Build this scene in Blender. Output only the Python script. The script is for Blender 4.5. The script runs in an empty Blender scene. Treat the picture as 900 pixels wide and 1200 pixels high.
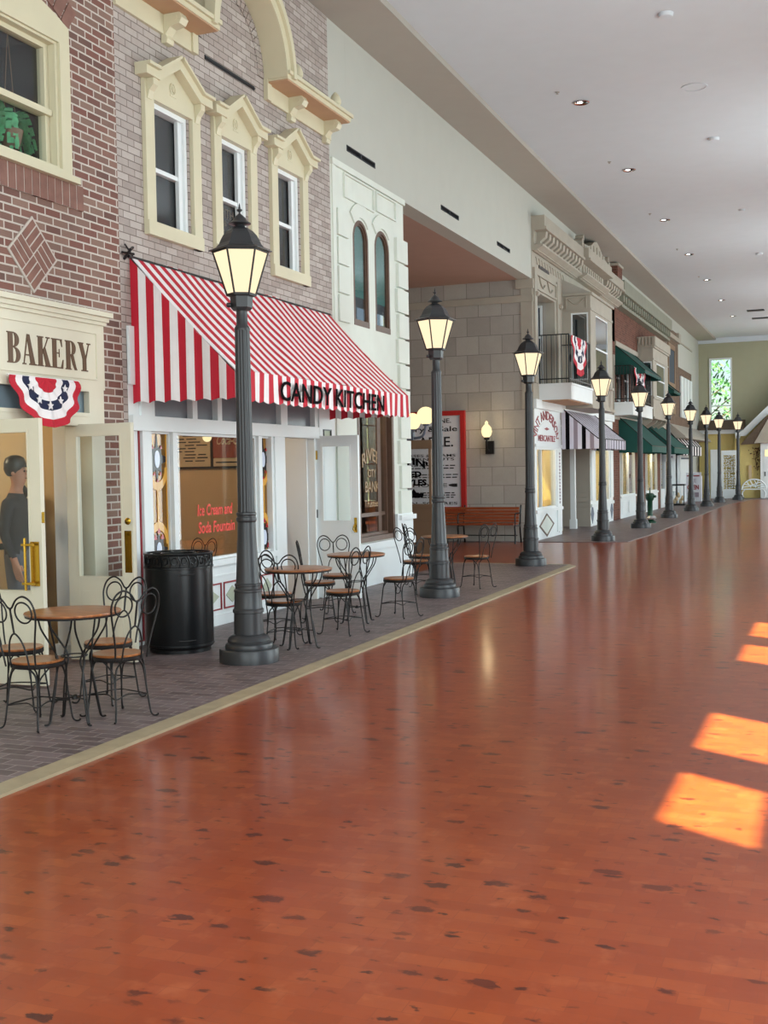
import bpy, bmesh, math, random
from mathutils import Vector, Matrix
random.seed(7)
PI = math.pi
scene = bpy.context.scene
COL = scene.collection

# ------------------------------------------------------------------ camera
RIGHT = Vector((0.931, 0.365, -0.018)); 
def _cam():
    f = 1350.0
    y = Vector((530, -59, f)).normalized()
    n = Vector((0, -49.5, f)).cross(Vector((530, -59, f))).normalized()
    if n.y > 0: n = -n
    x = y.cross(n)
    # rows x,y,n are the world axes seen in camera space (right, down, forward)
    right = Vector((x[0], y[0], n[0])); down = Vector((x[1], y[1], n[1])); fwd = Vector((x[2], y[2], n[2]))
    m = Matrix((( right.x, -down.x, -fwd.x, 0), (right.y, -down.y, -fwd.y, 0), (right.z, -down.z, -fwd.z, 1.6), (0, 0, 0, 1)))
    cd = bpy.data.cameras.new('camera'); co = bpy.data.objects.new('camera', cd); COL.objects.link(co)
    cd.sensor_fit = 'VERTICAL'; cd.sensor_height = 36.0; cd.lens = f / 1200 * 36.0
    cd.clip_start = 0.05; cd.clip_end = 300
    co.matrix_world = m
    scene.camera = co
_cam()

# ------------------------------------------------------------------ world, sun, daylight fill, exposure
w = bpy.data.worlds.new('world'); scene.world = w; w.use_nodes = True
nt = w.node_tree; nt.nodes.clear()
sky = nt.nodes.new('ShaderNodeTexSky'); sky.sky_type = 'NISHITA'; sky.sun_disc = False
sky.sun_elevation = math.radians(61); sky.sun_rotation = math.radians(120)
bg = nt.nodes.new('ShaderNodeBackground'); bg.inputs[1].default_value = 0.22
wo = nt.nodes.new('ShaderNodeOutputWorld')
nt.links.new(sky.outputs[0], bg.inputs[0]); nt.links.new(bg.outputs[0], wo.inputs[0])

def sun():
    d = bpy.data.lights.new('sun', 'SUN'); d.energy = 34.0; d.color = (1.0, 1.0, 0.44); d.angle = math.radians(0.7)
    o = bpy.data.objects.new('sun', d); COL.objects.link(o)
    el = math.radians(61.3)
    v = Vector((-0.84 * math.cos(el), 0.54 * math.cos(el), -math.sin(el)))
    o.rotation_euler = v.to_track_quat('-Z', 'Y').to_euler()
    o.location = (12, -5, 20)
sun()
def area(name, loc, sx, sy, energy, color, direction):
    d = bpy.data.lights.new(name, 'AREA'); d.shape = 'RECTANGLE'; d.size = sx; d.size_y = sy
    d.energy = energy; d.color = color
    o = bpy.data.objects.new(name, d); COL.objects.link(o); o.location = loc
    o.rotation_euler = Vector(direction).to_track_quat('-Z', 'Y').to_euler()
    return o
# added fill lights just inside the right-hand wall's lower windows, standing in for daylight
for k in range(6):
    area('window_daylight', (2.28, 2.5 + 9.6 * k, 2.6), 3.6, 7.8, 500, (0.84, 0.97, 1.0), (-1, 0, 0.0))
area('window_daylight', (-1.8, -2.8, 3.4), 7.0, 5.5, 480, (0.86, 0.97, 1.0), (0, 1, 0))  # added fill from behind the camera; the back wall has no window
scene.view_settings.view_transform = 'Standard'; scene.view_settings.look = 'None'
scene.view_settings.exposure = 0.12; scene.view_settings.gamma = 1.0
scene.view_settings.use_curve_mapping = False
scene.cycles.use_denoising = True
scene.cycles.max_bounces = 10; scene.cycles.transparent_max_bounces = 16
scene.cycles.sample_clamp_indirect = 6.0; scene.cycles.caustics_reflective = False; scene.cycles.caustics_refractive = False

# ------------------------------------------------------------------ materials
def lin(c):
    return tuple(((v / 255) / 12.92 if v / 255 <= 0.04045 else ((v / 255 + 0.055) / 1.055) ** 2.4) for v in c)
def rgba(c): return (*lin(c), 1)
class NT:
    def __init__(s, name):
        s.m = bpy.data.materials.new(name); s.m.use_nodes = True; s.t = s.m.node_tree; s.t.nodes.clear()
        s.out = s.n('ShaderNodeOutputMaterial')
    def n(s, ty, **kw):
        nd = s.t.nodes.new(ty)
        for k, v in kw.items(): setattr(nd, k, v)
        return nd
    def l(s, a, b): s.t.links.new(a, b)
    def math(s, op, a, b=None, c=None):
        nd = s.n('ShaderNodeMath', operation=op)
        for i, v in enumerate((a, b, c)):
            if v is None: continue
            if isinstance(v, (int, float)): nd.inputs[i].default_value = v
            else: s.l(v, nd.inputs[i])
        return nd.outputs[0]
    def ramp(s, fac, stops, interp='LINEAR'):
        r = s.n('ShaderNodeValToRGB'); r.color_ramp.interpolation = interp
        e = r.color_ramp.elements
        while len(e) < len(stops): e.new(0.5)
        for i, (p, c) in enumerate(stops): e[i].position = p; e[i].color = c if len(c) == 4 else (*c, 1)
        s.l(fac, r.inputs[0]); return r.outputs[0]
    def mix(s, f, a, b, blend='MIX'):
        nd = s.n('ShaderNodeMix', data_type='RGBA', blend_type=blend)
        if isinstance(f, (int, float)): nd.inputs[0].default_value = f
        else: s.l(f, nd.inputs[0])
        for i, v in ((6, a), (7, b)):
            if isinstance(v, tuple): nd.inputs[i].default_value = v if len(v) == 4 else (*v, 1)
            else: s.l(v, nd.inputs[i])
        return nd.outputs[2]
    def pos(s): return s.n('ShaderNodeNewGeometry').outputs['Position']
    def noise(s, vec, scale, detail=3, rough=0.5, out=0):
        nd = s.n('ShaderNodeTexNoise'); nd.inputs['Scale'].default_value = scale; nd.inputs['Detail'].default_value = detail
        nd.inputs['Roughness'].default_value = rough
        s.l(vec, nd.inputs['Vector']); return nd.outputs[out]
    def bump(s, h, strength, dist=0.01):
        b = s.n('ShaderNodeBump'); b.inputs['Strength'].default_value = strength; b.inputs['Distance'].default_value = dist
        s.l(h, b.inputs['Height']); return b.outputs[0]
    def pbr(s, col, rough=0.5, metal=0.0, normal=None, spec=0.5, **kw):
        p = s.n('ShaderNodeBsdfPrincipled')
        for k, v in (('Base Color', col), ('Roughness', rough), ('Metallic', metal), ('Specular IOR Level', spec)):
            if isinstance(v, (int, float)): p.inputs[k].default_value = v
            elif isinstance(v, tuple): p.inputs[k].default_value = v if len(v) == 4 else (*v, 1)
            else: s.l(v, p.inputs[k])
        for k, v in kw.items(): p.inputs[k].default_value = v
        if normal is not None: s.l(normal, p.inputs['Normal'])
        s.l(p.outputs[0], s.out.inputs[0]); return p

def paint(name, c, rough=0.5, var=0.06, scale=3.0, bump=0.0, spec=0.4, metal=0.0, bscale=60):
    s = NT(name); v = s.pos(); nz = s.noise(v, scale, 4)
    a = lin(c); d = tuple(x * (1 - var) for x in a); u = tuple(min(1, x * (1 + var)) for x in a)
    col = s.ramp(nz, [(0.3, d), (0.7, u)])
    nm = s.bump(s.noise(v, bscale, 3), bump, 0.004) if bump else None
    s.pbr(col, rough, metal, nm, spec)
    return s.m
def wall_uv(s):
    sp = s.n('ShaderNodeSeparateXYZ'); s.l(s.pos(), sp.inputs[0])
    u = s.math('ADD', sp.outputs[0], sp.outputs[1])
    cb = s.n('ShaderNodeCombineXYZ'); s.l(u, cb.inputs[0]); s.l(sp.outputs[2], cb.inputs[1]); return cb.outputs[0]
def brick(name, c1, c2, c3, mortar, bw=0.2032, rh=0.0677, ms=0.006, contrast=1.0, bump=0.5):
    s = NT(name); v = wall_uv(s)
    b = s.n('ShaderNodeTexBrick'); s.l(v, b.inputs['Vector'])
    b.inputs['Scale'].default_value = 1; b.inputs['Brick Width'].default_value = bw; b.inputs['Row Height'].default_value = rh
    b.inputs['Mortar Size'].default_value = ms; b.inputs['Mortar Smooth'].default_value = 0.15; b.inputs['Bias'].default_value = 0
    b.inputs['Color1'].default_value = (0, 0, 0, 1); b.inputs['Color2'].default_value = (1, 1, 1, 1); b.inputs['Mortar'].default_value = (0, 0, 0, 1)
    t = s.n('ShaderNodeSeparateColor'); s.l(b.outputs['Color'], t.inputs[0])
    col = s.ramp(t.outputs[0], [(0.0, rgba(c3)), (0.3, rgba(c1)), (0.5, rgba(tuple(x * 0.45 + y * 0.55 for x, y in zip(c3, c2)))), (0.75, rgba(c2)), (1.0, rgba(c1))])
    nz = s.noise(s.pos(), 35, 4); nz2 = s.noise(s.pos(), 5, 3)
    col = s.mix(s.math('MULTIPLY', nz, 0.35), col, rgba(tuple(x * 0.8 for x in c1)))
    col = s.mix(s.math('MULTIPLY', nz2, 0.25), col, rgba(tuple(min(255, x * 1.15) for x in c2)))
    col = s.mix(b.outputs['Fac'], col, rgba(mortar))
    h = s.math('SUBTRACT', s.math('MULTIPLY', nz, 0.4), b.outputs['Fac'])
    s.pbr(col, 0.85, 0, s.bump(h, bump, 0.006), 0.2); return s.m
def glass(name, tint=(0.93, 0.95, 0.95), rough=0.0, k=1.0):
    s = NT(name); ge = s.n('ShaderNodeNewGeometry'); dt = s.n('ShaderNodeVectorMath', operation='DOT_PRODUCT')
    s.l(ge.outputs['Normal'], dt.inputs[0]); s.l(ge.outputs['Incoming'], dt.inputs[1])
    fr = s.math('MULTIPLY_ADD', s.math('POWER', s.math('SUBTRACT', 1.0, s.math('ABSOLUTE', dt.outputs['Value'])), 5.0), 0.9, 0.05)
    tr = s.n('ShaderNodeBsdfTransparent'); tr.inputs[0].default_value = (*tint, 1)
    gl = s.n('ShaderNodeBsdfGlossy'); gl.inputs['Roughness'].default_value = rough
    mx = s.n('ShaderNodeMixShader'); s.l(s.math('MULTIPLY', fr, k), mx.inputs[0]); s.l(tr.outputs[0], mx.inputs[1]); s.l(gl.outputs[0], mx.inputs[2])
    s.l(mx.outputs[0], s.out.inputs[0]); return s.m
def emit(name, c, strength):
    s = NT(name); e = s.n('ShaderNodeEmission'); e.inputs[0].default_value = (*c, 1); e.inputs[1].default_value = strength
    s.l(e.outputs[0], s.out.inputs[0]); return s.m

M = {}
M['red_brick'] = brick('red_brick', (122, 78, 70), (142, 116, 104), (92, 72, 68), (192, 182, 172), ms=0.0078)
M['grey_brick'] = brick('grey_brick', (164, 152, 145), (186, 176, 169), (148, 136, 129), (116, 104, 98), ms=0.0045)
M['far_brick'] = brick('far_brick', (108, 66, 54), (124, 80, 66), (84, 54, 46), (120, 98, 86))
M['brown_brick'] = brick('brown_brick', (112, 92, 78), (126, 104, 90), (96, 80, 68), (120, 104, 92))
M['stone_block'] = brick('stone_block', (164, 158, 150), (176, 170, 161), (154, 148, 140), (124, 118, 112), bw=0.52, rh=0.405, ms=0.006, bump=0.35)
M['cream'] = paint('cream_paint', (205, 197, 168), 0.45, 0.03)
M['cream_wood'] = paint('cream_wood', (212, 205, 184), 0.4, 0.03)
M['white'] = paint('white_paint', (226, 230, 230), 0.4, 0.02)
M['bank_white'] = paint('bank_stone_paint', (214, 218, 208), 0.55, 0.03, bump=0.1)
M['stone_trim'] = paint('carved_stone', (168, 160, 146), 0.7, 0.06, bump=0.2)
M['plaster'] = paint('wall_plaster', (184, 184, 175), 0.85, 0.015)
M['ceiling'] = paint('ceiling_plaster', (202, 208, 213), 0.9, 0.015)
M['soffit'] = paint('soffit_plaster', (168, 162, 152), 0.9, 0.015)
M['alley_soffit'] = paint('alley_soffit', (176, 146, 132), 0.9, 0.02)
M['iron'] = paint('lamp_post_paint', (47, 48, 50), 0.38, 0.08, 8, 0.05, 0.5)
M['dark_iron'] = paint('dark_iron', (26, 23, 22), 0.45, 0.1, 8, 0.05, 0.35)
M['black'] = paint('black_paint', (16, 17, 19), 0.3, 0.05)
M['soot'] = paint('dark_blind', (52, 53, 58), 0.7, 0.08)  # vent frames, and dark sheets painted as unlit rooms behind upper windows
M['red_cloth'] = paint('red_canvas', (186, 28, 48), 0.75, 0.05, 6)
M['white_cloth'] = paint('white_canvas', (232, 226, 226), 0.75, 0.03, 6)
M['navy_cloth'] = paint('navy_cloth', (28, 34, 66), 0.75, 0.05)
M['green_cloth'] = paint('green_canvas', (14, 74, 66), 0.7, 0.06)
M['mauve_cloth'] = paint('mauve_canvas', (150, 136, 146), 0.75, 0.05)
M['lilac_cloth'] = paint('pale_canvas', (214, 210, 222), 0.75, 0.03)
M['brass'] = paint('brass', (196, 158, 60), 0.25, 0.05, 5, 0, 0.5, 1.0)
M['chrome'] = paint('chrome', (210, 212, 216), 0.15, 0.02, 5, 0, 0.5, 1.0)
M['terracotta_trim'] = paint('terracotta_soffit', (186, 150, 118), 0.7, 0.04)
M['brown_frame'] = paint('brown_wood_frame', (96, 72, 58), 0.4, 0.1, 12)
M['booth_brown'] = paint('booth_brown', (134, 108, 84), 0.5, 0.06)
M['tan_wall'] = paint('tan_wall', (196, 164, 126), 0.8, 0.03)
M['warm_wall'] = paint('warm_cream_wall', (238, 220, 178), 0.8, 0.03)
M['bakery_inner'] = paint('bakery_inner_wall', (206, 184, 146), 0.8, 0.03)
M['bank_inner'] = paint('bank_inner_wood', (168, 116, 56), 0.6, 0.12, 6)
M['dark_wood'] = paint('dark_wood', (70, 44, 30), 0.45, 0.12, 9)
M['teal'] = paint('teal_shade', (72, 128, 124), 0.8, 0.06)
M['grey_teal'] = paint('grey_curtain', (66, 76, 86), 0.8, 0.06)
M['transom'] = paint('grey_glass_film', (110, 112, 118), 0.25, 0.08)
M['blue_transom'] = paint('frosted_transom_glass', (122, 138, 148), 0.2, 0.05)
M['letter_brown'] = paint('sign_letter_brown', (92, 66, 44), 0.5, 0.08)
M['letter_black'] = paint('sign_letter_black', (14, 13, 15), 0.8, 0.08, spec=0.05)
M['letter_red'] = paint('letter_red', (214, 62, 48), 0.5, 0.05)
M['mortar'] = paint('light_mortar', (192, 182, 172), 0.9, 0.05)
M['letter_dull'] = paint('letter_dull_gold', (150, 118, 78), 0.4, 0.05)
M['letter_faint'] = paint('letter_faded', (104, 98, 88), 0.5, 0.05)
M['diamond_brick'] = paint('diamond_brick', (132, 98, 88), 0.85, 0.14, 9, 0.3, 0.2)
M['letter_gold'] = paint('letter_gold', (214, 190, 140), 0.4, 0.05)
M['print_black'] = paint('print_black', (28, 28, 30), 0.7, 0.05)
M['red_trim'] = paint('red_trim', (140, 28, 36), 0.45, 0.05)
M['poster_red'] = paint('poster_red', (170, 34, 32), 0.5, 0.05)
M['paper'] = paint('poster_paper', (212, 212, 218), 0.7, 0.03)
M['sage'] = paint('sage_paint', (176, 182, 160), 0.5, 0.05)
M['slate'] = paint('slate_blue_paint', (96, 104, 120), 0.5, 0.06)
M['yellow_siding'] = paint('yellow_siding', (206, 186, 120), 0.7, 0.04)
M['far_wall'] = paint('far_wall_paint', (166, 164, 138), 0.85, 0.02)
M['grey_siding'] = paint('grey_siding', (168, 160, 148), 0.6, 0.03)
M['dark_roof'] = paint('brown_roof', (92, 76, 62), 0.8, 0.15, 10)
M['olive_cornice'] = paint('green_grey_cornice', (138, 138, 122), 0.6, 0.06)
M['amber'] = paint('amber_glass', (214, 158, 66), 0.15, 0.08)
M['clear_amber'] = glass('pale_amber_glass', (0.92, 0.74, 0.42))
M['opal'] = paint('opal_glass', (206, 216, 234), 0.15, 0.03)
M['ruby'] = paint('ruby_glass', (170, 30, 40), 0.15, 0.1)
M['leading'] = paint('dark_leaded_glass', (28, 20, 24), 0.2, 0.1)
M['glass'] = glass('window_glass')
M['lens'] = emit('recessed_lens', (1.0, 0.98, 0.92), 6.0)
M['lamp_glass'] = emit('lit_frosted_lamp_glass', (1.0, 0.80, 0.52), 1.12)
M['globe_glass'] = emit('lit_globe_glass', (1.0, 0.80, 0.42), 1.3)
M['fern'] = paint('fern_leaf', (96, 178, 124), 0.6, 0.25, 14)
M['leaf'] = paint('tree_leaf', (56, 104, 72), 0.6, 0.35, 2.5)
M['bark'] = paint('tree_bark', (84, 70, 58), 0.9, 0.2, 12, 0.4)
M['flower'] = paint('dried_wreath', (84, 52, 34), 0.8, 0.3, 20)
M['green_iron'] = paint('dark_green_iron', (14, 60, 40), 0.35, 0.08)
M['skin'] = paint('skin', (186, 132, 104), 0.55, 0.04)
M['shirt_dark'] = paint('dark_shirt', (44, 44, 50), 0.85, 0.08)
M['trousers'] = paint('grey_trousers', (96, 98, 108), 0.85, 0.08)
M['shirt_blue'] = paint('light_blue_shirt', (130, 166, 214), 0.85, 0.05)
M['hair'] = paint('dark_hair', (34, 26, 22), 0.7, 0.2)
M['menu'] = paint('menu_panel', (196, 172, 138), 0.6, 0.03)
M['cola_red'] = paint('cola_panel', (134, 58, 38), 0.5, 0.08)
M['concrete'] = paint('kerb_concrete', (160, 144, 116), 0.5, 0.12, 6, 0.15)
M['red_items'] = paint('red_display', (176, 48, 36), 0.5, 0.2)
M['outdoor_ground'] = paint('outdoor_grass', (88, 120, 60), 0.9, 0.2)

def seat_wood():
    s = NT('varnished_wood'); v = s.pos()
    mp = s.n('ShaderNodeMapping'); mp.inputs['Scale'].default_value = (3, 26, 3); s.l(v, mp.inputs[0])
    nz = s.noise(mp.outputs[0], 2.0, 5)
    col = s.ramp(nz, [(0.3, rgba((126, 72, 38))), (0.7, rgba((176, 112, 64)))])
    s.pbr(col, 0.28, 0, None, 0.5); return s.m
M['wood'] = seat_wood()
def slat_wood():
    s = NT('bench_slat_wood'); v = s.pos()
    mp = s.n('ShaderNodeMapping'); mp.inputs['Scale'].default_value = (2, 20, 30); s.l(v, mp.inputs[0])
    col = s.ramp(s.noise(mp.outputs[0], 2.0, 4), [(0.3, rgba((128, 58, 28))), (0.7, rgba((164, 84, 46)))])
    s.pbr(col, 0.3, 0, None, 0.5); return s.m
M['slat'] = slat_wood()
def floor_mat():
    s = NT('wood_block_floor'); v = s.pos()
    b = s.n('ShaderNodeTexBrick'); s.l(v, b.inputs['Vector'])
    b.inputs['Scale'].default_value = 1; b.inputs['Brick Width'].default_value = 0.15; b.inputs['Row Height'].default_value = 0.08
    b.inputs['Mortar Size'].default_value = 0.0016; b.inputs['Mortar Smooth'].default_value = 0.3; b.inputs['Bias'].default_value = 0
    b.inputs['Color1'].default_value = (0, 0, 0, 1); b.inputs['Color2'].default_value = (1, 1, 1, 1); b.inputs['Mortar'].default_value = (0.5, 0.5, 0.5, 1)
    t = s.n('ShaderNodeSeparateColor'); s.l(b.outputs['Color'], t.inputs[0])
    col = s.ramp(t.outputs[0], [(0.0, rgba((133, 55, 24))), (0.5, rgba((141, 60, 27))), (1.0, rgba((149, 68, 31)))])
    big = s.noise(v, 1.3, 4, 0.6)
    col = s.mix(s.math('MULTIPLY', s.ramp(big, [(0.4, (0, 0, 0)), (0.75, (1, 1, 1))]), 0.45), col, rgba((122, 48, 26)))
    sm = s.noise(v, 14, 4, 0.6)
    col = s.mix(s.math('MULTIPLY', s.ramp(sm, [(0.45, (0, 0, 0)), (0.7, (1, 1, 1))]), 0.30), col, rgba((124, 54, 32)))
    # dark knots and stains
    mp = s.n('ShaderNodeMapping'); mp.inputs['Scale'].default_value = (0.8, 1.5, 1.0); s.l(v, mp.inputs[0])
    dist = s.noise(mp.outputs[0], 22, 3, 0.6, 1)
    vm = s.n('ShaderNodeVectorMath', operation='MULTIPLY_ADD'); s.l(dist, vm.inputs[0]); vm.inputs[1].default_value = (0.10, 0.10, 0); s.l(mp.outputs[0], vm.inputs[2])
    vo = s.n('ShaderNodeTexVoronoi'); vo.inputs['Scale'].default_value = 6.5; s.l(vm.outputs[0], vo.inputs['Vector'])
    sc = s.n('ShaderNodeSeparateColor'); s.l(vo.outputs['Color'], sc.inputs[0])
    size = s.math('MULTIPLY', s.math('POWER', sc.outputs[0], 1.9), 0.33)
    knot = s.math('SMOOTH_MIN', s.math('MAXIMUM', s.math('MULTIPLY', s.math('SUBTRACT', size, vo.outputs['Distance']), 12), 0.0), 1.0, 0.1)
    col = s.mix(s.math('MULTIPLY', knot, s.math('MULTIPLY_ADD', sc.outputs[1], 0.35, 0.65)), col, rgba((20, 9, 12)))
    vo2 = s.n('ShaderNodeTexVoronoi'); vo2.inputs['Scale'].default_value = 15.0; s.l(vm.outputs[0], vo2.inputs['Vector'])
    sc2 = s.n('ShaderNodeSeparateColor'); s.l(vo2.outputs['Color'], sc2.inputs[0])
    size2 = s.math('MULTIPLY', s.math('POWER', sc2.outputs[0], 2.4), 0.42)
    knot2 = s.math('MINIMUM', s.math('MAXIMUM', s.math('MULTIPLY', s.math('SUBTRACT', size2, vo2.outputs['Distance']), 7), 0.0), 1.0)
    col = s.mix(s.math('MULTIPLY', knot2, s.math('MULTIPLY_ADD', sc2.outputs[1], 0.5, 0.4)), col, rgba((48, 18, 14)))
    halo = s.math('MINIMUM', s.math('MAXIMUM', s.math('MULTIPLY', s.math('SUBTRACT', s.math('ADD', size, 0.06), vo.outputs['Distance']), 5), 0.0), 1.0)
    col = s.mix(s.math('MULTIPLY', halo, 0.4), col, rgba((112, 44, 26)))
    lt = s.noise(v, 6.5, 3, 0.6)
    col = s.mix(s.math('MULTIPLY', s.ramp(lt, [(0.58, (0, 0, 0)), (0.72, (1, 1, 1))]), 0.35), col, rgba((170, 92, 56)))
    col = s.mix(s.math('MULTIPLY', b.outputs['Fac'], 0.35), col, rgba((110, 50, 30)))
    wv = s.n('ShaderNodeMapping'); wv.inputs['Scale'].default_value = (3.0, 5.5, 1); s.l(v, wv.inputs[0])
    h = s.math('ADD', s.noise(wv.outputs[0], 1.6, 3, 0.5), s.math('MULTIPLY', t.outputs[0], 0.01))
    nm = s.bump(h, 0.04, 0.02)
    rg = s.math('MULTIPLY_ADD', sm, 0.03, 0.278)
    s.pbr(col, rg, 0, nm, 0.10, **{'Coat Weight': 0.38, 'Coat Roughness': 0.13, 'Coat IOR': 1.4})
    return s.m
M['floor'] = floor_mat()
def paver_mat():
    s = NT('paving_brick'); v = s.pos()
    b = s.n('ShaderNodeTexBrick'); s.l(v, b.inputs['Vector'])
    b.inputs['Scale'].default_value = 1; b.inputs['Brick Width'].default_value = 0.205; b.inputs['Row Height'].default_value = 0.10
    b.inputs['Mortar Size'].default_value = 0.006; b.inputs['Mortar Smooth'].default_value = 0.5; b.inputs['Bias'].default_value = 0
    b.inputs['Color1'].default_value = (0, 0, 0, 1); b.inputs['Color2'].default_value = (1, 1, 1, 1); b.inputs['Mortar'].default_value = (0.5, 0.5, 0.5, 1)
    t = s.n('ShaderNodeSeparateColor'); s.l(b.outputs['Color'], t.inputs[0])
    col = s.ramp(t.outputs[0], [(0.0, rgba((88, 74, 74))), (0.5, rgba((104, 88, 88))), (1.0, rgba((118, 102, 102)))])
    nz = s.noise(v, 9, 5, 0.65)
    col = s.mix(s.ramp(nz, [(0.5, (0, 0, 0)), (0.8, (0.6, 0.6, 0.6))]), col, rgba((134, 116, 110)))
    col = s.mix(s.math('MULTIPLY', b.outputs['Fac'], 0.85), col, rgba((150, 136, 132)))
    h = s.math('SUBTRACT', s.math('MULTIPLY', nz, 0.3), b.outputs['Fac'])
    s.pbr(col, 0.45, 0, s.bump(h, 0.3, 0.004), 0.4); return s.m
M['paver'] = paver_mat()

# ------------------------------------------------------------------ mesh builder
_cnt = [0]
class MB:
    def __init__(s): s.v = []; s.f = []; s.mi = []
    def eps(s): _cnt[0] += 1; return (_cnt[0] % 7) * 0.00022
    def add(s, vs, fs, mi=0):
        o = len(s.v); s.v += [tuple(p) for p in vs]
        s.f += [tuple(i + o for i in f) for f in fs]; s.mi += [mi] * len(fs); return s
    def box(s, x0, x1, y0, y1, z0, z1, mi=0):
        if x0 > x1: x0, x1 = x1, x0
        if y0 > y1: y0, y1 = y1, y0
        if z0 > z1: z0, z1 = z1, z0
        e = s.eps(); x0 -= e; y0 -= e; z0 -= e; x1 += e; y1 += e; z1 += e
        v = [(x, y, z) for x in (x0, x1) for y in (y0, y1) for z in (z0, z1)]
        return s.add(v, [(0, 1, 3, 2), (4, 6, 7, 5), (0, 4, 5, 1), (2, 3, 7, 6), (0, 2, 6, 4), (1, 5, 7, 3)], mi)
    def prism(s, poly, h0, h1, fn, mi=0):
        """poly of (u,v); fn(u,v,h)->xyz; extruded from h0 to h1"""
        e = s.eps(); n = len(poly); sg = 1 if h1 >= h0 else -1; h0 -= e * sg; h1 += e * sg
        cu = sum(p[0] for p in poly) / n; cv = sum(p[1] for p in poly) / n
        poly = [(u + (e if u > cu else -e), t + (e if t > cv else -e)) for u, t in poly]
        v = [fn(u, t, h0) for u, t in poly] + [fn(u, t, h1) for u, t in poly]
        f = [tuple(range(n))[::-1], tuple(range(n, 2 * n))] + [(i, (i + 1) % n, n + (i + 1) % n, n + i) for i in range(n)]
        return s.add(v, f, mi)
    def lathe(s, prof, c=(0, 0, 0), n=24, mi=0, phase=0.0, rmod=None, cap=True):
        v = []; f = []
        for (r, z) in prof:
            for k in range(n):
                a = 2 * PI * k / n + phase; rr = r * (rmod(k, z) if rmod else 1)
                v.append((c[0] + rr * math.cos(a), c[1] + rr * math.sin(a), c[2] + z))
        m = len(prof)
        for i in range(m - 1):
            for k in range(n):
                k2 = (k + 1) % n; f.append((i * n + k, i * n + k2, (i + 1) * n + k2, (i + 1) * n + k))
        if cap: f.append(tuple(range(n))[::-1]); f.append(tuple((m - 1) * n + k for k in range(n)))
        return s.add(v, f, mi)
    def tube(s, pts, r, n=6, mi=0, closed=False):
        P = [Vector(p) for p in pts]; m = len(P); v = []; f = []
        rs = r if isinstance(r, (list, tuple)) else [r] * m
        prev = None
        for i in range(m):
            if closed: t = P[(i + 1) % m] - P[i - 1]
            else: t = P[min(i + 1, m - 1)] - P[max(i - 1, 0)]
            t.normalize()
            if prev is None:
                up = Vector((0, 0, 1)) if abs(t.z) < 0.9 else Vector((1, 0, 0)); a = t.cross(up).normalized()
            else:
                a = prev - t * prev.dot(t)
                a = a.normalized() if a.length > 1e-6 else t.orthogonal().normalized()
            b = t.cross(a); prev = a
            for k in range(n):
                g = 2 * PI * k / n; v.append(P[i] + (a * math.cos(g) + b * math.sin(g)) * rs[i])
        seg = m if closed else m - 1
        for i in range(seg):
            j = (i + 1) % m
            for k in range(n):
                k2 = (k + 1) % n; f.append((i * n + k, i * n + k2, j * n + k2, j * n + k))
        if not closed: f.append(tuple(range(n))[::-1]); f.append(tuple((m - 1) * n + k for k in range(n)))
        return s.add(v, f, mi)
    def sphere(s, c, r, n=16, mi=0, sz=1.0):
        prof = [(max(1e-4, r * math.sin(PI * i / (n // 2))), -r * sz * math.cos(PI * i / (n // 2))) for i in range(n // 2 + 1)]
        return s.lathe(prof, c, n, mi)
    def build(s, name, mats, parent=None, smooth=None, label=None):
        me = bpy.data.meshes.new(name)
        off = Vector((0, 0, 0)); p = parent
        while p is not None: off += p.location; p = p.parent
        me.from_pydata([(a - off.x, b - off.y, c - off.z) for a, b, c in s.v], [], s.f)
        if not isinstance(mats, (list, tuple)): mats = [mats]
        for m in mats: me.materials.append(M[m] if isinstance(m, str) else m)
        me.polygons.foreach_set('material_index', s.mi)
        bm = bmesh.new(); bm.from_mesh(me); bmesh.ops.recalc_face_normals(bm, faces=bm.faces[:]); bm.to_mesh(me); bm.free()
        if smooth:
            me.polygons.foreach_set('use_smooth', [True] * len(me.polygons))
            me.set_sharp_from_angle(angle=math.radians(smooth))
        me.update()
        o = bpy.data.objects.new(name, me); COL.objects.link(o)
        if parent is not None: o.parent = parent
        if label: o['label'] = label
        return o
def FX(u, v, h): return (h, u, v)        # on a facade that faces +X: u = Y, v = Z, h = X
def FY(u, v, h): return (u, h, v)        # on a wall that faces -Y
def thing(name, label, cat, loc=(0, 0, 0), rz=0.0, group=None):
    o = bpy.data.objects.new(name, None); COL.objects.link(o); o.location = loc; o.rotation_euler = (0, 0, rz)
    o.empty_display_size = 0.1
    o['label'] = label; o['category'] = cat
    if group: o['group'] = group
    return o
def tag(o, label, cat, group=None):
    o['label'] = label; o['category'] = cat
    if group: o['group'] = group
    return o
def struct(o): o['kind'] = 'structure'; return o
def copy_tree(o, parent=None):
    c = o.copy(); COL.objects.link(c)
    if parent is not None: c.parent = parent
    for ch in [x for x in bpy.data.objects if x.parent == o]: copy_tree(ch, c)
    return c
def holes_wall(mb, fn, h0, h1, u0, u1, v0, v1, holes, mi=0):
    us = sorted({u0, u1, *[x for h in holes for x in h[:2] if u0 < x < u1]})
    vs = sorted({v0, v1, *[x for h in holes for x in h[2:4] if v0 < x < v1]})
    for a, b in zip(us, us[1:]):
        run = None
        cells = []
        for c, d in zip(vs, vs[1:]):
            um, vm = (a + b) / 2, (c + d) / 2
            if any(h[0] < um < h[1] and h[2] < vm < h[3] for h in holes):
                run = None; continue
            if run is None: run = [c, d]; cells.append(run)
            else: run[1] = d
        for c, d in cells: mb.prism([(a, c), (b, c), (b, d), (a, d)], h0, h1, fn, mi)
    return mb
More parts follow.
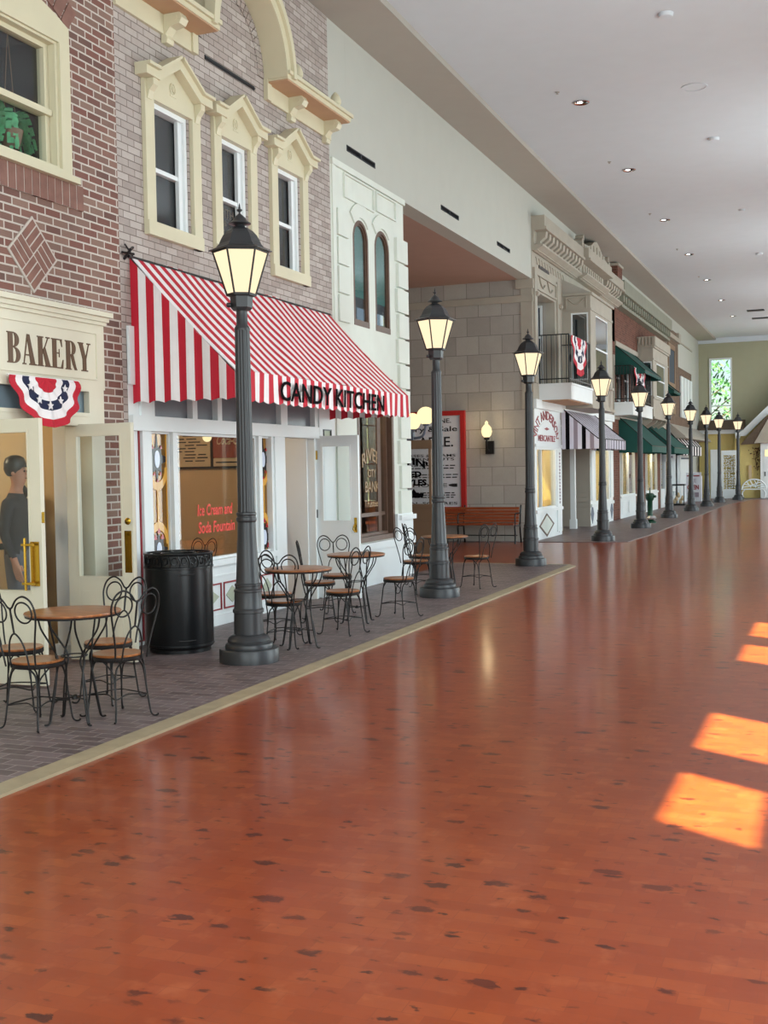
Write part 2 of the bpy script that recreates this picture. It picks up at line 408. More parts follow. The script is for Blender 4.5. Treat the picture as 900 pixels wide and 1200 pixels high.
def frame(mb, fn, h0, h1, u0, u1, v0, v1, t, tb=None, tt=None, mi=0):
    tb = t if tb is None else tb; tt = t if tt is None else tt
    R = lambda a, b, c, d: mb.prism([(a, c), (b, c), (b, d), (a, d)], h0, h1, fn, mi)
    R(u0, u0 + t, v0, v1); R(u1 - t, u1, v0, v1); R(u0 + t, u1 - t, v0, v0 + tb); R(u0 + t, u1 - t, v1 - tt, v1)
    return mb
def rect(a, b, c, d): return [(a, c), (b, c), (b, d), (a, d)]
_txt = {}
def text_mesh(body, bold=0.0, shear=0.0):
    key = (body, bold, shear)
    if key not in _txt:
        cu = bpy.data.curves.new('lettering', 'FONT'); cu.body = body; cu.size = 1; cu.extrude = 0.5; cu.offset = bold; cu.shear = shear
        cu.resolution_u = 3
        o = bpy.data.objects.new('lettering', cu); COL.objects.link(o)
        dg = bpy.context.evaluated_depsgraph_get(); me = bpy.data.meshes.new_from_object(o.evaluated_get(dg))
        vs = [v.co.copy() for v in me.vertices]; fs = [tuple(p.vertices) for p in me.polygons]
        bpy.data.objects.remove(o); bpy.data.curves.remove(cu); bpy.data.meshes.remove(me)
        x0 = min(v.x for v in vs); x1 = max(v.x for v in vs); y0 = min(v.y for v in vs); y1 = max(v.y for v in vs)
        _txt[key] = ([((v.x - x0) / (x1 - x0), (v.y - y0) / (y1 - y0), v.z + 0.5) for v in vs], fs)
    return _txt[key]
def text(mb, body, fn, u0, u1, v0, v1, h0, h1, bold=0.0, shear=0.0, warp=None, mi=0):
    vs, fs = text_mesh(body, bold, shear)
    out = []
    for a, b, c in vs:
        u = u0 + a * (u1 - u0); v = v0 + b * (v1 - v0)
        if warp: u, v = warp(a, b, u, v)
        out.append(fn(u, v, h0 + c * (h1 - h0)))
    return mb.add(out, fs, mi)
def arc(cx, cy, rx, ry, a0, a1, n): return [(cx + rx * math.cos(a0 + (a1 - a0) * i / n), cy + ry * math.sin(a0 + (a1 - a0) * i / n)) for i in range(n + 1)]
def band(mb, fn, outer, inner, h0, h1, mi=0):
    n = len(outer)
    v = [fn(*p, h0) for p in outer] + [fn(*p, h0) for p in inner] + [fn(*p, h1) for p in outer] + [fn(*p, h1) for p in inner]
    f = []
    for i in range(n - 1):
        f += [(i, i + 1, n + i + 1, n + i), (2 * n + i, 3 * n + i, 3 * n + i + 1, 2 * n + i + 1), (i, 2 * n + i, 2 * n + i + 1, i + 1), (n + i, n + i + 1, 3 * n + i + 1, 3 * n + i)]
    f += [(0, n, 3 * n, 2 * n), (n - 1, 3 * n - 1, 4 * n - 1, 2 * n - 1)]
    return mb.add(v, f, mi)
def star(cx, cy, r1, r2, k=5, a0=PI / 2): return [(cx + (r1 if i % 2 == 0 else r2) * math.cos(a0 + PI * i / k), cy + (r1 if i % 2 == 0 else r2) * math.sin(a0 + PI * i / k)) for i in range(2 * k)]
XF = -6.0
# ================================================================== THE SETTING
CZ = 7.45
struct(MB().box(-13, 2.6, -3.2, 57, -0.2, 0.0).build('floor', 'floor'))
# brick paving with its concrete kerb, first stretch, then the stretch beyond the side passage
PV = 0.012
struct(MB().box(XF - 0.02, -4.03, -3, 18.42, 0, PV).box(-13, XF - 0.02, -3, 16.2, 0, PV * 0.5).build('brick_paving', 'paver'))
kb = MB(); kb.prism([(-4.03, -3), (-3.88, -3), (-3.88, 18.2), (-4.03, 18.42)], 0, PV + 0.004, lambda u, v, h: (u, v, h)); kb.box(XF, -4.03, 18.42, 18.5, 0, PV)
struct(kb.build('paving_kerb', 'concrete'))
p2 = [(-13, 23.6), (-4.5, 24.0), (-4.05, 24.2), (-3.95, 26.5), (-3.95, 47), (-3.4, 52.6), (-1.0, 55.2), (-1.0, 57), (-13, 57)]
struct(MB().prism(p2, 0, PV, lambda u, v, h: (u, v, h)).build('brick_paving', 'paver'))
# ceiling, soffit step along the shop fronts
struct(MB().box(-5.2, 2.6, -3.2, 57, CZ, CZ + 0.15).build('ceiling', 'ceiling'))
struct(MB().box(XF - 0.2, -5.2, -3.2, 57, CZ - 0.09, CZ + 0.1).build('ceiling_soffit', 'soffit'))
struct(MB().box(XF - 6, 2.6, 55.85, 56.2, 7.22, CZ + 0.02).build('trim_1', 'ceiling'))
# left wall above and between the shop buildings
wl = MB(); holes_wall(wl, FX, XF - 0.3, XF - 0.01, -3.2, 57, 5.6, CZ, [(14.17, 15.18, 5.82, 5.90), (18.07, 19.03, 5.84, 5.92), (21.43, 22.36, 5.84, 5.92)])
wl.box(XF - 0.3, XF - 0.01, 53.1, 57, 0, 5.6)
struct(wl.build('wall_left', 'plaster'))
for a, b, z in ((14.17, 15.18, 5.86), (18.07, 19.03, 5.88), (21.43, 22.36, 5.88)):
    r = thing('slot_vent', {14.17: 'black slot vent in the plaster above the arched bank windows', 18.07: 'black slot vent in the plaster above the near part of the side passage', 21.43: 'black slot vent in the plaster above the far part of the side passage'}[a], 'vent', (XF - 0.04, (a + b) / 2, z), group=None)
    MB().box(XF - 0.1, XF - 0.05, a, b, z - 0.04, z + 0.04).build('slot', 'black', r)
    m = MB(); frame(m, FX, XF - 0.05, XF - 0.004, a, b, z - 0.04, z + 0.04, 0.012); m.box(XF - 0.05, XF - 0.01, (a + b) / 2 - 0.012, (a + b) / 2 + 0.012, z - 0.03, z + 0.03); m.build('vent_frame', 'soot', r)
# right wall with clerestory panes and unseen tall lower windows added for ambient light, wall behind, far wall
pn = []
for k in range(12):
    b = 3.19 + 4.5 * k
    pn += [(b, b + 0.87, 5.92, 6.89), (b + 1.42, b + 2.40, 5.92, 6.89)]
low = [(b, b + 2.4, 0.5, 3.8) for b in [3.19 + 4.5 * k for k in range(12)]]
wr = MB(); holes_wall(wr, FX, 2.40, 2.43, -3.2, 57, 0, CZ, pn + low)
struct(wr.build('wall_right', 'plaster'))
for i, (b, c, d, e) in enumerate(low):
    m = MB(); frame(m, FX, 2.40, 2.48, b, c, d, e, 0.06); m.box(2.42, 2.46, (b + c) / 2 - 0.025, (b + c) / 2 + 0.025, d, e)
    for z in (1.8, 3.1): m.box(2.42, 2.46, b, c, z - 0.02, z + 0.02)
    o = struct(m.build('window_%d' % (i + 2), 'white'))
    MB().box(2.435, 2.44, b, c, d, e).build('pane', 'glass', o)
struct(MB().box(-13, 2.6, -3.4, -3.2, 0, CZ).build('wall_back', 'plaster'))
wf = MB(); holes_wall(wf, FY, 56.0, 56.25, XF - 0.3, 2.6, 0, CZ, [(-5.45, -4.56, 3.3, 6.46)])
struct(wf.build('wall_far', 'far_wall'))
m = MB(); frame(m, FY, 55.95, 56.05, -5.52, -4.50, 3.24, 6.52, 0.07); m.box(-5.45, -4.56, 55.97, 56.03, 4.27, 4.33); m.box(-5.45, -4.56, 55.97, 56.03, 3.62, 3.66)
o = struct(m.build('window_1', 'white')); MB().box(-5.47, -4.54, 56.0, 56.01, 3.3, 6.46).build('pane', 'glass', o)
struct(MB().box(-30, -0.5, 56.5, 110, -0.3, -0.05).build('outdoor_ground', 'outdoor_ground'))

# side passage: soffit, stone wall at its end
struct(MB().box(-13, XF - 0.3, 16.2, 24.1, 5.6, 5.75).build('ceiling_passage', 'alley_soffit'))
sw = MB(); sw.box(-13, XF - 0.005, 24.1, 24.35, 0, 5.6); struct(sw.build('wall_stone', 'stone_block'))
struct(MB().box(-13, XF + 0.02, 24.06, 24.12, 5.12, 5.26).box(XF - 0.35, XF + 0.03, 24.05, 24.3, 5.4, 5.6).build('trim_2', 'stone_trim'))
struct(MB().box(-13.2, -13, -3.2, 57, 0, CZ).build('wall_outer', 'tan_wall'))
# ================================================================== LIGHTS IN THE CEILING
def downlight(y, first=None):
    if first is None:
        r = thing('recessed_light', '', 'ceiling light', (0, 0, 0), group='recessed lights in a row along the ceiling')
        MB().lathe([(0.085, 0.0), (0.13, 0.0), (0.13, -0.012), (0.118, -0.018), (0.09, -0.006), (0.085, 0.0)], n=28, cap=False).build('trim_ring', 'chrome', r, 40)
        MB().lathe([(0.088, 0.004), (0.088, -0.001)], n=24).build('reflector', 'dark_iron', r, 40)
        MB().lathe([(0.045, -0.002), (0.04, -0.009), (0.02, -0.012)], (-0.02, 0, 0), 16).build('lens', 'lens', r, 40)
        return r
dl = downlight(0)
ORD = ['nearest', 'second', 'third', 'fourth', 'fifth', 'sixth', 'seventh', 'eighth', 'farthest']
for i, y in enumerate((18.66, 23.26, 28.35, 33.25, 38.1, 43.05, 47.9)):
    r = dl if i == 0 else copy_tree(dl)
    r.location = (-3.80, y, CZ); r['label'] = 'recessed ceiling light with chrome ring, %s in the row nearest the shop fronts' % (ORD[i] if i < 6 else 'farthest')
for i, (x, y) in enumerate(((-4.04, 18.0), (-4.05, 22.5), (-4.02, 27.5), (-4.0, 32.3), (-3.97, 37.3))):
    r = thing('sprinkler_head', 'small white sprinkler head beside the %s recessed ceiling light' % ORD[i], 'sprinkler', (x, y, CZ), group='sprinkler heads in the ceiling')
    MB().lathe([(0.035, 0), (0.035, -0.008), (0.012, -0.012), (0.012, -0.03), (0.022, -0.034)], (x, y, CZ), 14).build('escutcheon', 'soffit', r, 40)
for i, (x, y, la) in enumerate(((-2.04, 15.5, 'round white smoke detector nearest the camera on the ceiling'), (-2.03, 21.7, 'round white smoke detector beyond the flush speaker ring'), (-1.98, 34.0, 'small round detector far down the ceiling'))):
    r = thing('smoke_detector', la, 'smoke detector', (x, y, CZ), group='detectors in the ceiling')
    MB().lathe([(0.10, 0), (0.10, -0.02), (0.085, -0.045), (0.05, -0.05)], (x, y, CZ), 24).build('housing', 'ceiling', r, 40)
r = thing('ceiling_speaker', 'flush round white speaker ring in the ceiling between two detectors', 'speaker', (-2.03, 18.65, CZ))
MB().lathe([(0.17, -0.001), (0.20, -0.001), (0.20, -0.012), (0.17, -0.012), (0.17, -0.001)], (-2.03, 18.65, CZ), 32, cap=False).build('rim', 'ceiling', r, 40)
MB().lathe([(0.172, -0.002), (0.172, -0.005)], (-2.03, 18.65, CZ), 32).build('grille', 'ceiling', r, 40)
r = thing('smoke_detector', 'small detector between a pair of ceiling sprinkler marks at the right', 'smoke detector', (-2.0, 28.0, CZ), group='detectors in the ceiling')
MB().lathe([(0.08, 0), (0.08, -0.02), (0.06, -0.04)], (-2.0, 28.0, CZ), 20).build('housing', 'ceiling', r, 40)
for x0, x1, y, la in ((-3.15, -2.56, 46.5, 'nearer black slot diffuser in the ceiling at the far end'), (-3.13, -2.5, 49.05, 'farther black slot diffuser in the ceiling at the far end')):
    r = thing('slot_diffuser', la, 'vent', ((x0 + x1) / 2, y, CZ - 0.01), group='slot diffusers at the far end')
    MB().box(x0, x1, y - 0.14, y + 0.14, CZ - 0.02, CZ).build('slot', 'black', r)
    m = MB()
    for dy in (-0.15, 0.15): m.box(x0 - 0.02, x1 + 0.02, y + dy - 0.012, y + dy + 0.012, CZ - 0.028, CZ)
    m.build('edge_strip', 'soot', r)

# ================================================================== BAKERY BUILDING (red brick)
B = thing('bakery_building', 'red brick bakery building with cream shop front and diamond brick pattern', 'building', (XF, 6.5, 0))
m = MB(); holes_wall(m, FX, XF - 0.25, XF, -1, 8.87, 0, CZ - 0.1, [(5.6, 8.53, -0.1, 2.98), (6.33, 8.17, 4.09, 5.33)])
m.build('wall', 'red_brick', B)
# flat arch of upright bricks over the window
m = MB(); n = 17
for i in range(n):
    t = (i + 0.5) / n; a = PI / 2 + 0.62 - 1.24 * t; R0, R1 = 1.62, 1.83
    cy, cz = 7.25, 5.33 - 1.62 * math.cos(0.62)
    p = []
    for rr, da in ((R0, 0.031), (R1, 0.031), (R1, -0.031), (R0, -0.031)): p.append((cy + rr * math.cos(a + da), cz + rr * math.sin(a + da)))
    m.prism(p, XF - 0.02, XF + 0.012, FX)
m.build('brick_arch', 'diamond_brick', B)
m = MB(); y = 6.30
while y < 8.26:
    m.box(XF - 0.02, XF + 0.02, y, y + 0.085, 3.85, 4.055); y += 0.097
m.build('brick_sill', 'diamond_brick', B)
m = MB(); m.box(XF - 0.02, XF + 0.0165, 6.30, 8.26, 3.85, 4.055); m.build('sill_mortar', 'mortar', B)
# basket-weave diamond
m = MB(); cy, cz, L = 7.65, 3.375, 0.205
def dia(a, b): return (cy + (a - b) * 0.7071, cz + (a + b) * 0.7071)
for qa, qb, vert in ((0, 0, 0), (1, 0, 1), (0, 1, 1), (1, 1, 0)):
    for k in range(3):
        a0, a1, b0, b1 = (qa - 1) * L, qa * L, (qb - 1) * L + k * L / 3, (qb - 1) * L + (k + 1) * L / 3
        if vert: a0, a1, b0, b1 = (qa - 1) * L + k * L / 3, (qa - 1) * L + (k + 1) * L / 3, (qb - 1) * L, qb * L
        g = 0.007; m.prism([dia(a0 + g, b0 + g), dia(a1 - g, b0 + g), dia(a1 - g, b1 - g), dia(a0 + g, b1 - g)], XF - 0.02, XF + 0.014, FX)
m.build('brick_diamond', 'diamond_brick', B)
m = MB(); g = L + 0.012; m.prism([dia(-g, -g), dia(g, -g), dia(g, g), dia(-g, g)], XF - 0.02, XF + 0.011, FX); m.build('diamond_mortar', 'mortar', B)
# upper window
def arch_top(y0, y1, z0, rise, n=10):
    w2 = (y1 - y0) / 2; R = (w2 * w2 + rise * rise) / (2 * rise); a = math.asin(w2 / R)
    return [((y0 + y1) / 2 + R * math.sin(a - 2 * a * i / n), z0 + rise - R + R * math.cos(a - 2 * a * i / n)) for i in range(n + 1)]
m = MB(); frame(m, FX, XF - 0.1, XF + 0.03, 6.33, 8.17, 4.09, 5.20, 0.13, 0.05, 0.02)
m.prism([(6.33, 5.19), (8.17, 5.19)] + arch_top(6.33, 8.17, 5.33, 0.19), XF - 0.1, XF + 0.03, FX)
m.box(XF - 0.1, XF + 0.075, 6.29, 8.22, 4.05, 4.10); frame(m, FX, XF - 0.1, XF + 0.005, 6.44, 8.05, 4.12, 5.20, 0.045, 0.04, 0.04)
wd = m.build('window', 'cream', B)
m = MB(); frame(m, FX, XF - 0.13, XF - 0.06, 6.48, 8.0, 4.12, 5.17, 0.055, 0.06, 0.05); m.box(XF - 0.13, XF - 0.03, 6.5, 8.0, 4.57, 4.62); m.build('sash', 'cream', wd)
MB().box(XF - 0.105, XF - 0.10, 6.5, 7.97, 4.15, 5.15).build('pane', 'glass', wd)
MB().box(XF - 0.62, XF - 0.6, 6.4, 8.1, 4.0, 5.3).box(XF - 0.6, XF - 0.25, 6.4, 8.1, 5.25, 5.3).box(XF - 0.6, XF - 0.25, 8.1, 8.12, 4.05, 5.3).box(XF - 0.6, XF - 0.2, 6.4, 8.1, 4.0, 4.08).build('blind', 'soot', wd)  # dark box behind the glass, the gloom of the room put into its colour
# fern in its pot inside the window
fr = thing('potted_fern', 'green fern hanging inside the upper bakery window', 'plant', (XF - 0.22, 7.70, 4.27))
MB().lathe([(0.07, 0), (0.10, 0.13), (0.105, 0.15), (0.09, 0.15)], (XF - 0.22, 7.70, 4.25), 20).tube([(XF - 0.22, 7.62, 4.39), (XF - 0.22, 7.70, 5.2), (XF - 0.22, 7.78, 4.39)], 0.004).build('pot', 'booth_brown', fr, 40)
m = MB()
for k in range(64):
    a = random.uniform(0, 2 * PI); L = random.uniform(0.22, 0.42); up = random.uniform(0.10, 0.30)
    base = Vector((XF - 0.22, 7.70, 4.38)); dx, dy = math.cos(a) * 0.26, math.sin(a) * 0.9
    n = 9; P = []
    for i in range(n + 1):
        t = i / n; P.append(base + Vector((dx * L * t, dy * L * t, up * math.sin(t * 2.2) * 1.1 - 0.30 * t * t * (L / 0.3))))
    for i in range(n):
        w0 = 0.034 * math.sin(PI * (i + 0.6) / (n + 1)); p, q = P[i], P[i + 1]; d = (q - p).normalized(); sd = d.cross(Vector((0, 0, 1))).normalized()
        for sgn in (-1, 1):
            m.add([p, p + sd * sgn * w0 + Vector((0, 0, -0.006)), p + (q - p) * 0.75 + sd * sgn * w0 * 0.9, q - (q - p) * 0.3], [(0, 1, 2, 3)])
m.build('fronds', 'fern', fr)
# shop front
m = MB(); m.box(XF - 0.15, XF + 0.03, 5.6, 8.55, 2.34, 2.95)
m.box(XF, XF + 0.07, 5.6, 8.58, 2.93, 2.97); m.box(XF, XF + 0.10, 5.6, 8.60, 2.97, 3.01); m.box(XF, XF + 0.05, 5.6, 8.56, 2.90, 2.93)
m.box(XF - 0.15, XF + 0.03, 8.34, 8.53, 0, 2.4); m.box(XF - 0.15, XF + 0.03, 5.6, 8.4, 2.02, 2.10)
m.box(XF - 0.15, XF + 0.045, 8.30, 8.55, 0, 0.25)
frame(m, FX, XF + 0.028, XF + 0.04, 5.7, 8.44, 2.42, 2.83, 0.012)
m.box(XF - 0.24, XF - 0.12, 8.33, 8.45, 0, 2.35); m.box(XF - 0.15, XF + 0.02, 5.6, 7.0, 0, 2.1)
m.build('shop_front_frame', 'cream_wood', B)
m = MB(); frame(m, FX, XF - 0.02, XF + 0.035, 6.2, 8.34, 2.10, 2.345, 0.03); m.build('transom_frame', 'cream_wood', B)
MB().box(XF - 0.05, XF - 0.03, 5.6, 8.34, 2.10, 2.36).build('transom_pane', 'blue_transom', B)
m = MB(); m.box(XF - 0.38, XF - 0.24, 8.34, 8.46, 0, 2.35); m.box(XF - 0.40, XF - 0.22, 8.32, 8.46, 0.0, 0.12); m.build('inner_jamb', 'white', B)
# letters of the bakery sign, thick and thin strokes
def didone(ch, u0, v0, w, h):
    P = []; S = 0.34; t = 0.035; T = lambda a, b: (u0 + a * w, v0 + b * h)
    R = lambda a, b, c, d: P.append([T(a, c), T(b, c), T(b, d), T(a, d)])
    Q = lambda *pts: P.append([T(*p) for p in pts])
    bands = []
    if ch in 'BKER':
        R(0.08, 0.08 + S, 0, 1); R(0, 0.5, 0, t); R(0, 0.5, 1 - t, 1)
    if ch == 'B' or ch == 'R':
        for (c0, c1) in (((0.50, 1.0),) if ch == 'R' else ((0.52, 1.0), (0.0, 0.53))):
            cy_ = (c0 + c1) / 2; ry = (c1 - c0) / 2; mx = 0.86 if c0 > 0.2 else 0.95
            bands.append(([T(*p) for p in arc(0.5, cy_, mx - 0.5 + 0.05, ry, PI / 2, -PI / 2, 14)], [T(*p) for p in arc(0.5, cy_, mx - 0.5 - S * 0.75, ry - t, PI / 2, -PI / 2, 14)]))
            R(0.3, 0.5, c0, c0 + t); R(0.3, 0.5, c1 - t, c1)
    if ch == 'R': Q((0.45, 0.52), (0.7, 0.52), (0.92, 0.1), (1.02, 0.0), (0.8, 0.0), (0.62, 0.2))
    if ch == 'A':
        Q((0.36, 1), (0.56, 1), (0.98, 0), (0.62, 0)); Q((0.36, 1), (0.43, 1), (0.12, 0), (0.06, 0)); R(0.2, 0.7, 0.30, 0.30 + t); R(0, 0.26, 0, t); R(0.52, 1.08, 0, t)
    if ch == 'K':
        Q((0.40, 0.42), (0.46, 0.42), (0.93, 1), (0.87, 1)); Q((0.45, 0.56), (0.62, 0.68), (1.06, 0), (0.70, 0)); R(0.72, 1.02, 1 - t, 1); R(0.62, 1.12, 0, t)
    if ch == 'E':
        R(0.3, 0.92, 0, t); R(0.3, 0.88, 1 - t, 1); R(0.3, 0.66, 0.5, 0.5 + t); Q((0.92, 0), (0.97, 0.3), (0.93, 0.3), (0.78, t), (0.78, 0)); Q((0.88, 1), (0.9, 0.74), (0.86, 0.74), (0.74, 1 - t), (0.74, 1)); Q((0.62, 0.38), (0.66, 0.38), (0.66, 0.66), (0.62, 0.66))
    if ch == 'Y':
        Q((0.02, 1), (0.36, 1), (0.66, 0.45), (0.66, 0.3), (0.36, 0.42)); Q((0.6, 0.46), (0.66, 0.4), (0.96, 1), (0.90, 1)); R(0.36, 0.36 + S * 0.9, 0, 0.48); R(0.24, 0.8, 0, t); R(-0.05, 0.42, 1 - t, 1); R(0.76, 1.06, 1 - t, 1)
    return P, bands
m = MB(); x = 7.275
for ch in 'BAKERY':
    P, bd = didone(ch, x, 2.485, 0.155, 0.24)
    for p in P: m.prism(p, XF + 0.03, XF + 0.036, FX)
    for a, b in bd: band(m, FX, a, b, XF + 0.03, XF + 0.036)
    x += 0.181
m.build('lettering', 'letter_brown', B)
# door leaves standing open at right angles to the front
def door_leaf(y, x0, x1, mats, glass_z=(0.74, 1.93), hinge_low=True):
    m = MB(); frame(m, FY, y - 0.022, y + 0.022, x0, x1, 0.03, 2.03, 0.105, glass_z[0] - 0.03, 2.03 - glass_z[1])
    m.box(x0 + 0.12, x1 - 0.12, y - 0.026, y + 0.026, 0.16, glass_z[0] - 0.12)
    frame(m, FY, y - 0.028, y + 0.028, x0 + 0.095, x1 - 0.095, glass_z[0] - 0.012, glass_z[1] + 0.012, 0.014)
    return m
d1 = door_leaf(7.05, -6.08, -5.50, 0).build('door', 'cream_wood', B)
MB().box(-5.98, -5.60, 7.047, 7.053, 0.74, 1.93).build('pane', 'glass', d1)
m = MB(); m.box(-5.60, -5.525, 7.02, 7.028, 0.78, 1.11)
for z in (0.80, 1.09): m.tube([(-5.605, 7.028, z), (-5.605, 6.97, z)], 0.009, 8); m.tube([(-5.64, 6.97, z), (-5.53, 6.97, z)], 0.010, 8)
m.tube([(-5.61, 6.97, 0.75), (-5.61, 6.97, 1.14)], 0.010, 8); m.build('pull_handle', 'brass', d1, 40)
MB().box(-5.505, -5.498, 7.035, 7.065, 1.25, 1.33).build('latch', 'brass', d1)
d2 = door_leaf(8.17, -6.10, -5.45, 0).build('door', 'cream_wood', B)
MB().box(-6.0, -5.55, 8.167, 8.173, 0.74, 1.93).build('pane', 'glass', d2)
m = MB(); m.box(-5.53, -5.465, 8.142, 8.148, 0.78, 1.13); m.build('push_plate', 'brass', d2)
MB().lathe([(0.001, 0.0), (0.028, 0.0), (0.03, 0.006), (0.012, 0.012), (0.012, 0.02), (0.001, 0.022)], n=16).build('tmp', 'brass').name
o = [x for x in bpy.data.objects if x.name.startswith('tmp')][0]; o.name = 'knob'; o.parent = d2; o.rotation_euler = (PI / 2, 0, 0); o.location = Vector((-5.495, 8.148, 1.21)) - B.location
# interior
m = MB(); m.box(-9.6, -9.5, 3, 8.95, 0, 2.9); m.box(-9.6, XF - 0.25, 8.75, 8.87, 0, 2.9); m.box(-9.6, XF - 0.25, 3, 8.9, 2.75, 2.9); m.box(-9.6, XF - 0.25, 3, 3.1, 0, 2.9)
m.build('interior_wall', 'bakery_inner', B)
d = bpy.data.lights.new('bakery_lamp', 'POINT'); d.energy = 62; d.color = (1, 0.82, 0.56); d.shadow_soft_size = 0.25
o = bpy.data.objects.new('bakery_lamp', d); COL.objects.link(o); o.location = (-8.0, 7.3, 2.4)
pd = thing('pendant_lamp', 'small brass ceiling lamp seen through the open bakery door', 'lamp', (-7.0, 7.5, 2.75))
MB().tube([(-7.0, 7.5, 2.75), (-7.0, 7.5, 2.25)], 0.008).lathe([(0.015, 2.25), (0.10, 2.21), (0.12, 2.16), (0.03, 2.10), (0.01, 2.05)], (-7.0, 7.5, 0), 18).build('shade', 'brass', pd, 40)
ct = thing('bakery_counter', 'brown counter inside the bakery seen between the open doors', 'counter', (-8.4, 8.0, 0))
MB().box(-8.9, -7.9, 7.2, 8.7, 0, 0.95).build('cabinet', 'dark_wood', ct); MB().box(-8.95, -7.85, 7.15, 8.72, 0.95, 1.0).build('worktop', 'sage', ct)
# bunting above the door
def bunting(name, label, loc, rz, Wd, Ht, stars=True, tilt=0.0):
    """half-round pleated fan; hangs in the local XZ plane, x across"""
    r = thing(name, label, 'bunting', loc, rz, 'pleated patriotic bunting')
    rings = [(0.0, 0.30, 0), (0.30, 0.47, 1), (0.47, 0.66, 2), (0.66, 0.84, 1), (0.84, 1.0, 0)]
    m = MB(); na = 44
    def P(rr, a, back=0):
        x = Wd / 2 * rr * math.cos(a); z = -Ht * rr * math.sin(a) * (1 - 0.05 * math.cos(a))
        pl = 0.02 * rr * math.sin(a * 12) + 0.03 * rr * math.sin(a)
        return (x, -0.03 - pl + back - tilt * z, z)
    for r0, r1, mi in rings:
        for k in range(na):
            a0, a1 = PI * k / na, PI * (k + 1) / na
            m.add([P(r0, a0), P(r1, a0), P(r1, a1), P(r0, a1), P(r0, a0, 0.006), P(r1, a0, 0.006), P(r1, a1, 0.006), P(r0, a1, 0.006)], [(0, 1, 2, 3), (7, 6, 5, 4), (1, 5, 6, 2), (0, 3, 7, 4)], mi)
    o = m.build('fan', ['red_cloth', 'white_cloth', 'navy_cloth'], None, 60); o.parent = r
    m = MB()
    for a in (0.35, 0.95, PI / 2 + 0.12, 2.25, 2.8):
        c = P(0.565, a)
        m.prism(star(c[0], c[2], Wd * 0.042, Wd * 0.018), c[1] - 0.012, c[1] - 0.004, FY)
    o = m.build('stars', 'white_cloth', None); o.parent = r
    MB().tube([(-Wd / 2 - 0.02, -0.02, 0), (Wd / 2 + 0.02, -0.02, 0)], 0.006).build('cord', 'white_cloth', r).location = -Vector(loc) * 0
    o = [c for c in bpy.data.objects if c.parent == r and c.name.startswith('cord')][0]
    for v in o.data.vertices: v.co += Vector(loc)
    return r
bunting('bunting', 'red white and navy star bunting hanging below the bakery sign', (XF + 0.06, 7.66, 2.385), PI / 2, 0.86, 0.40, tilt=-0.12)

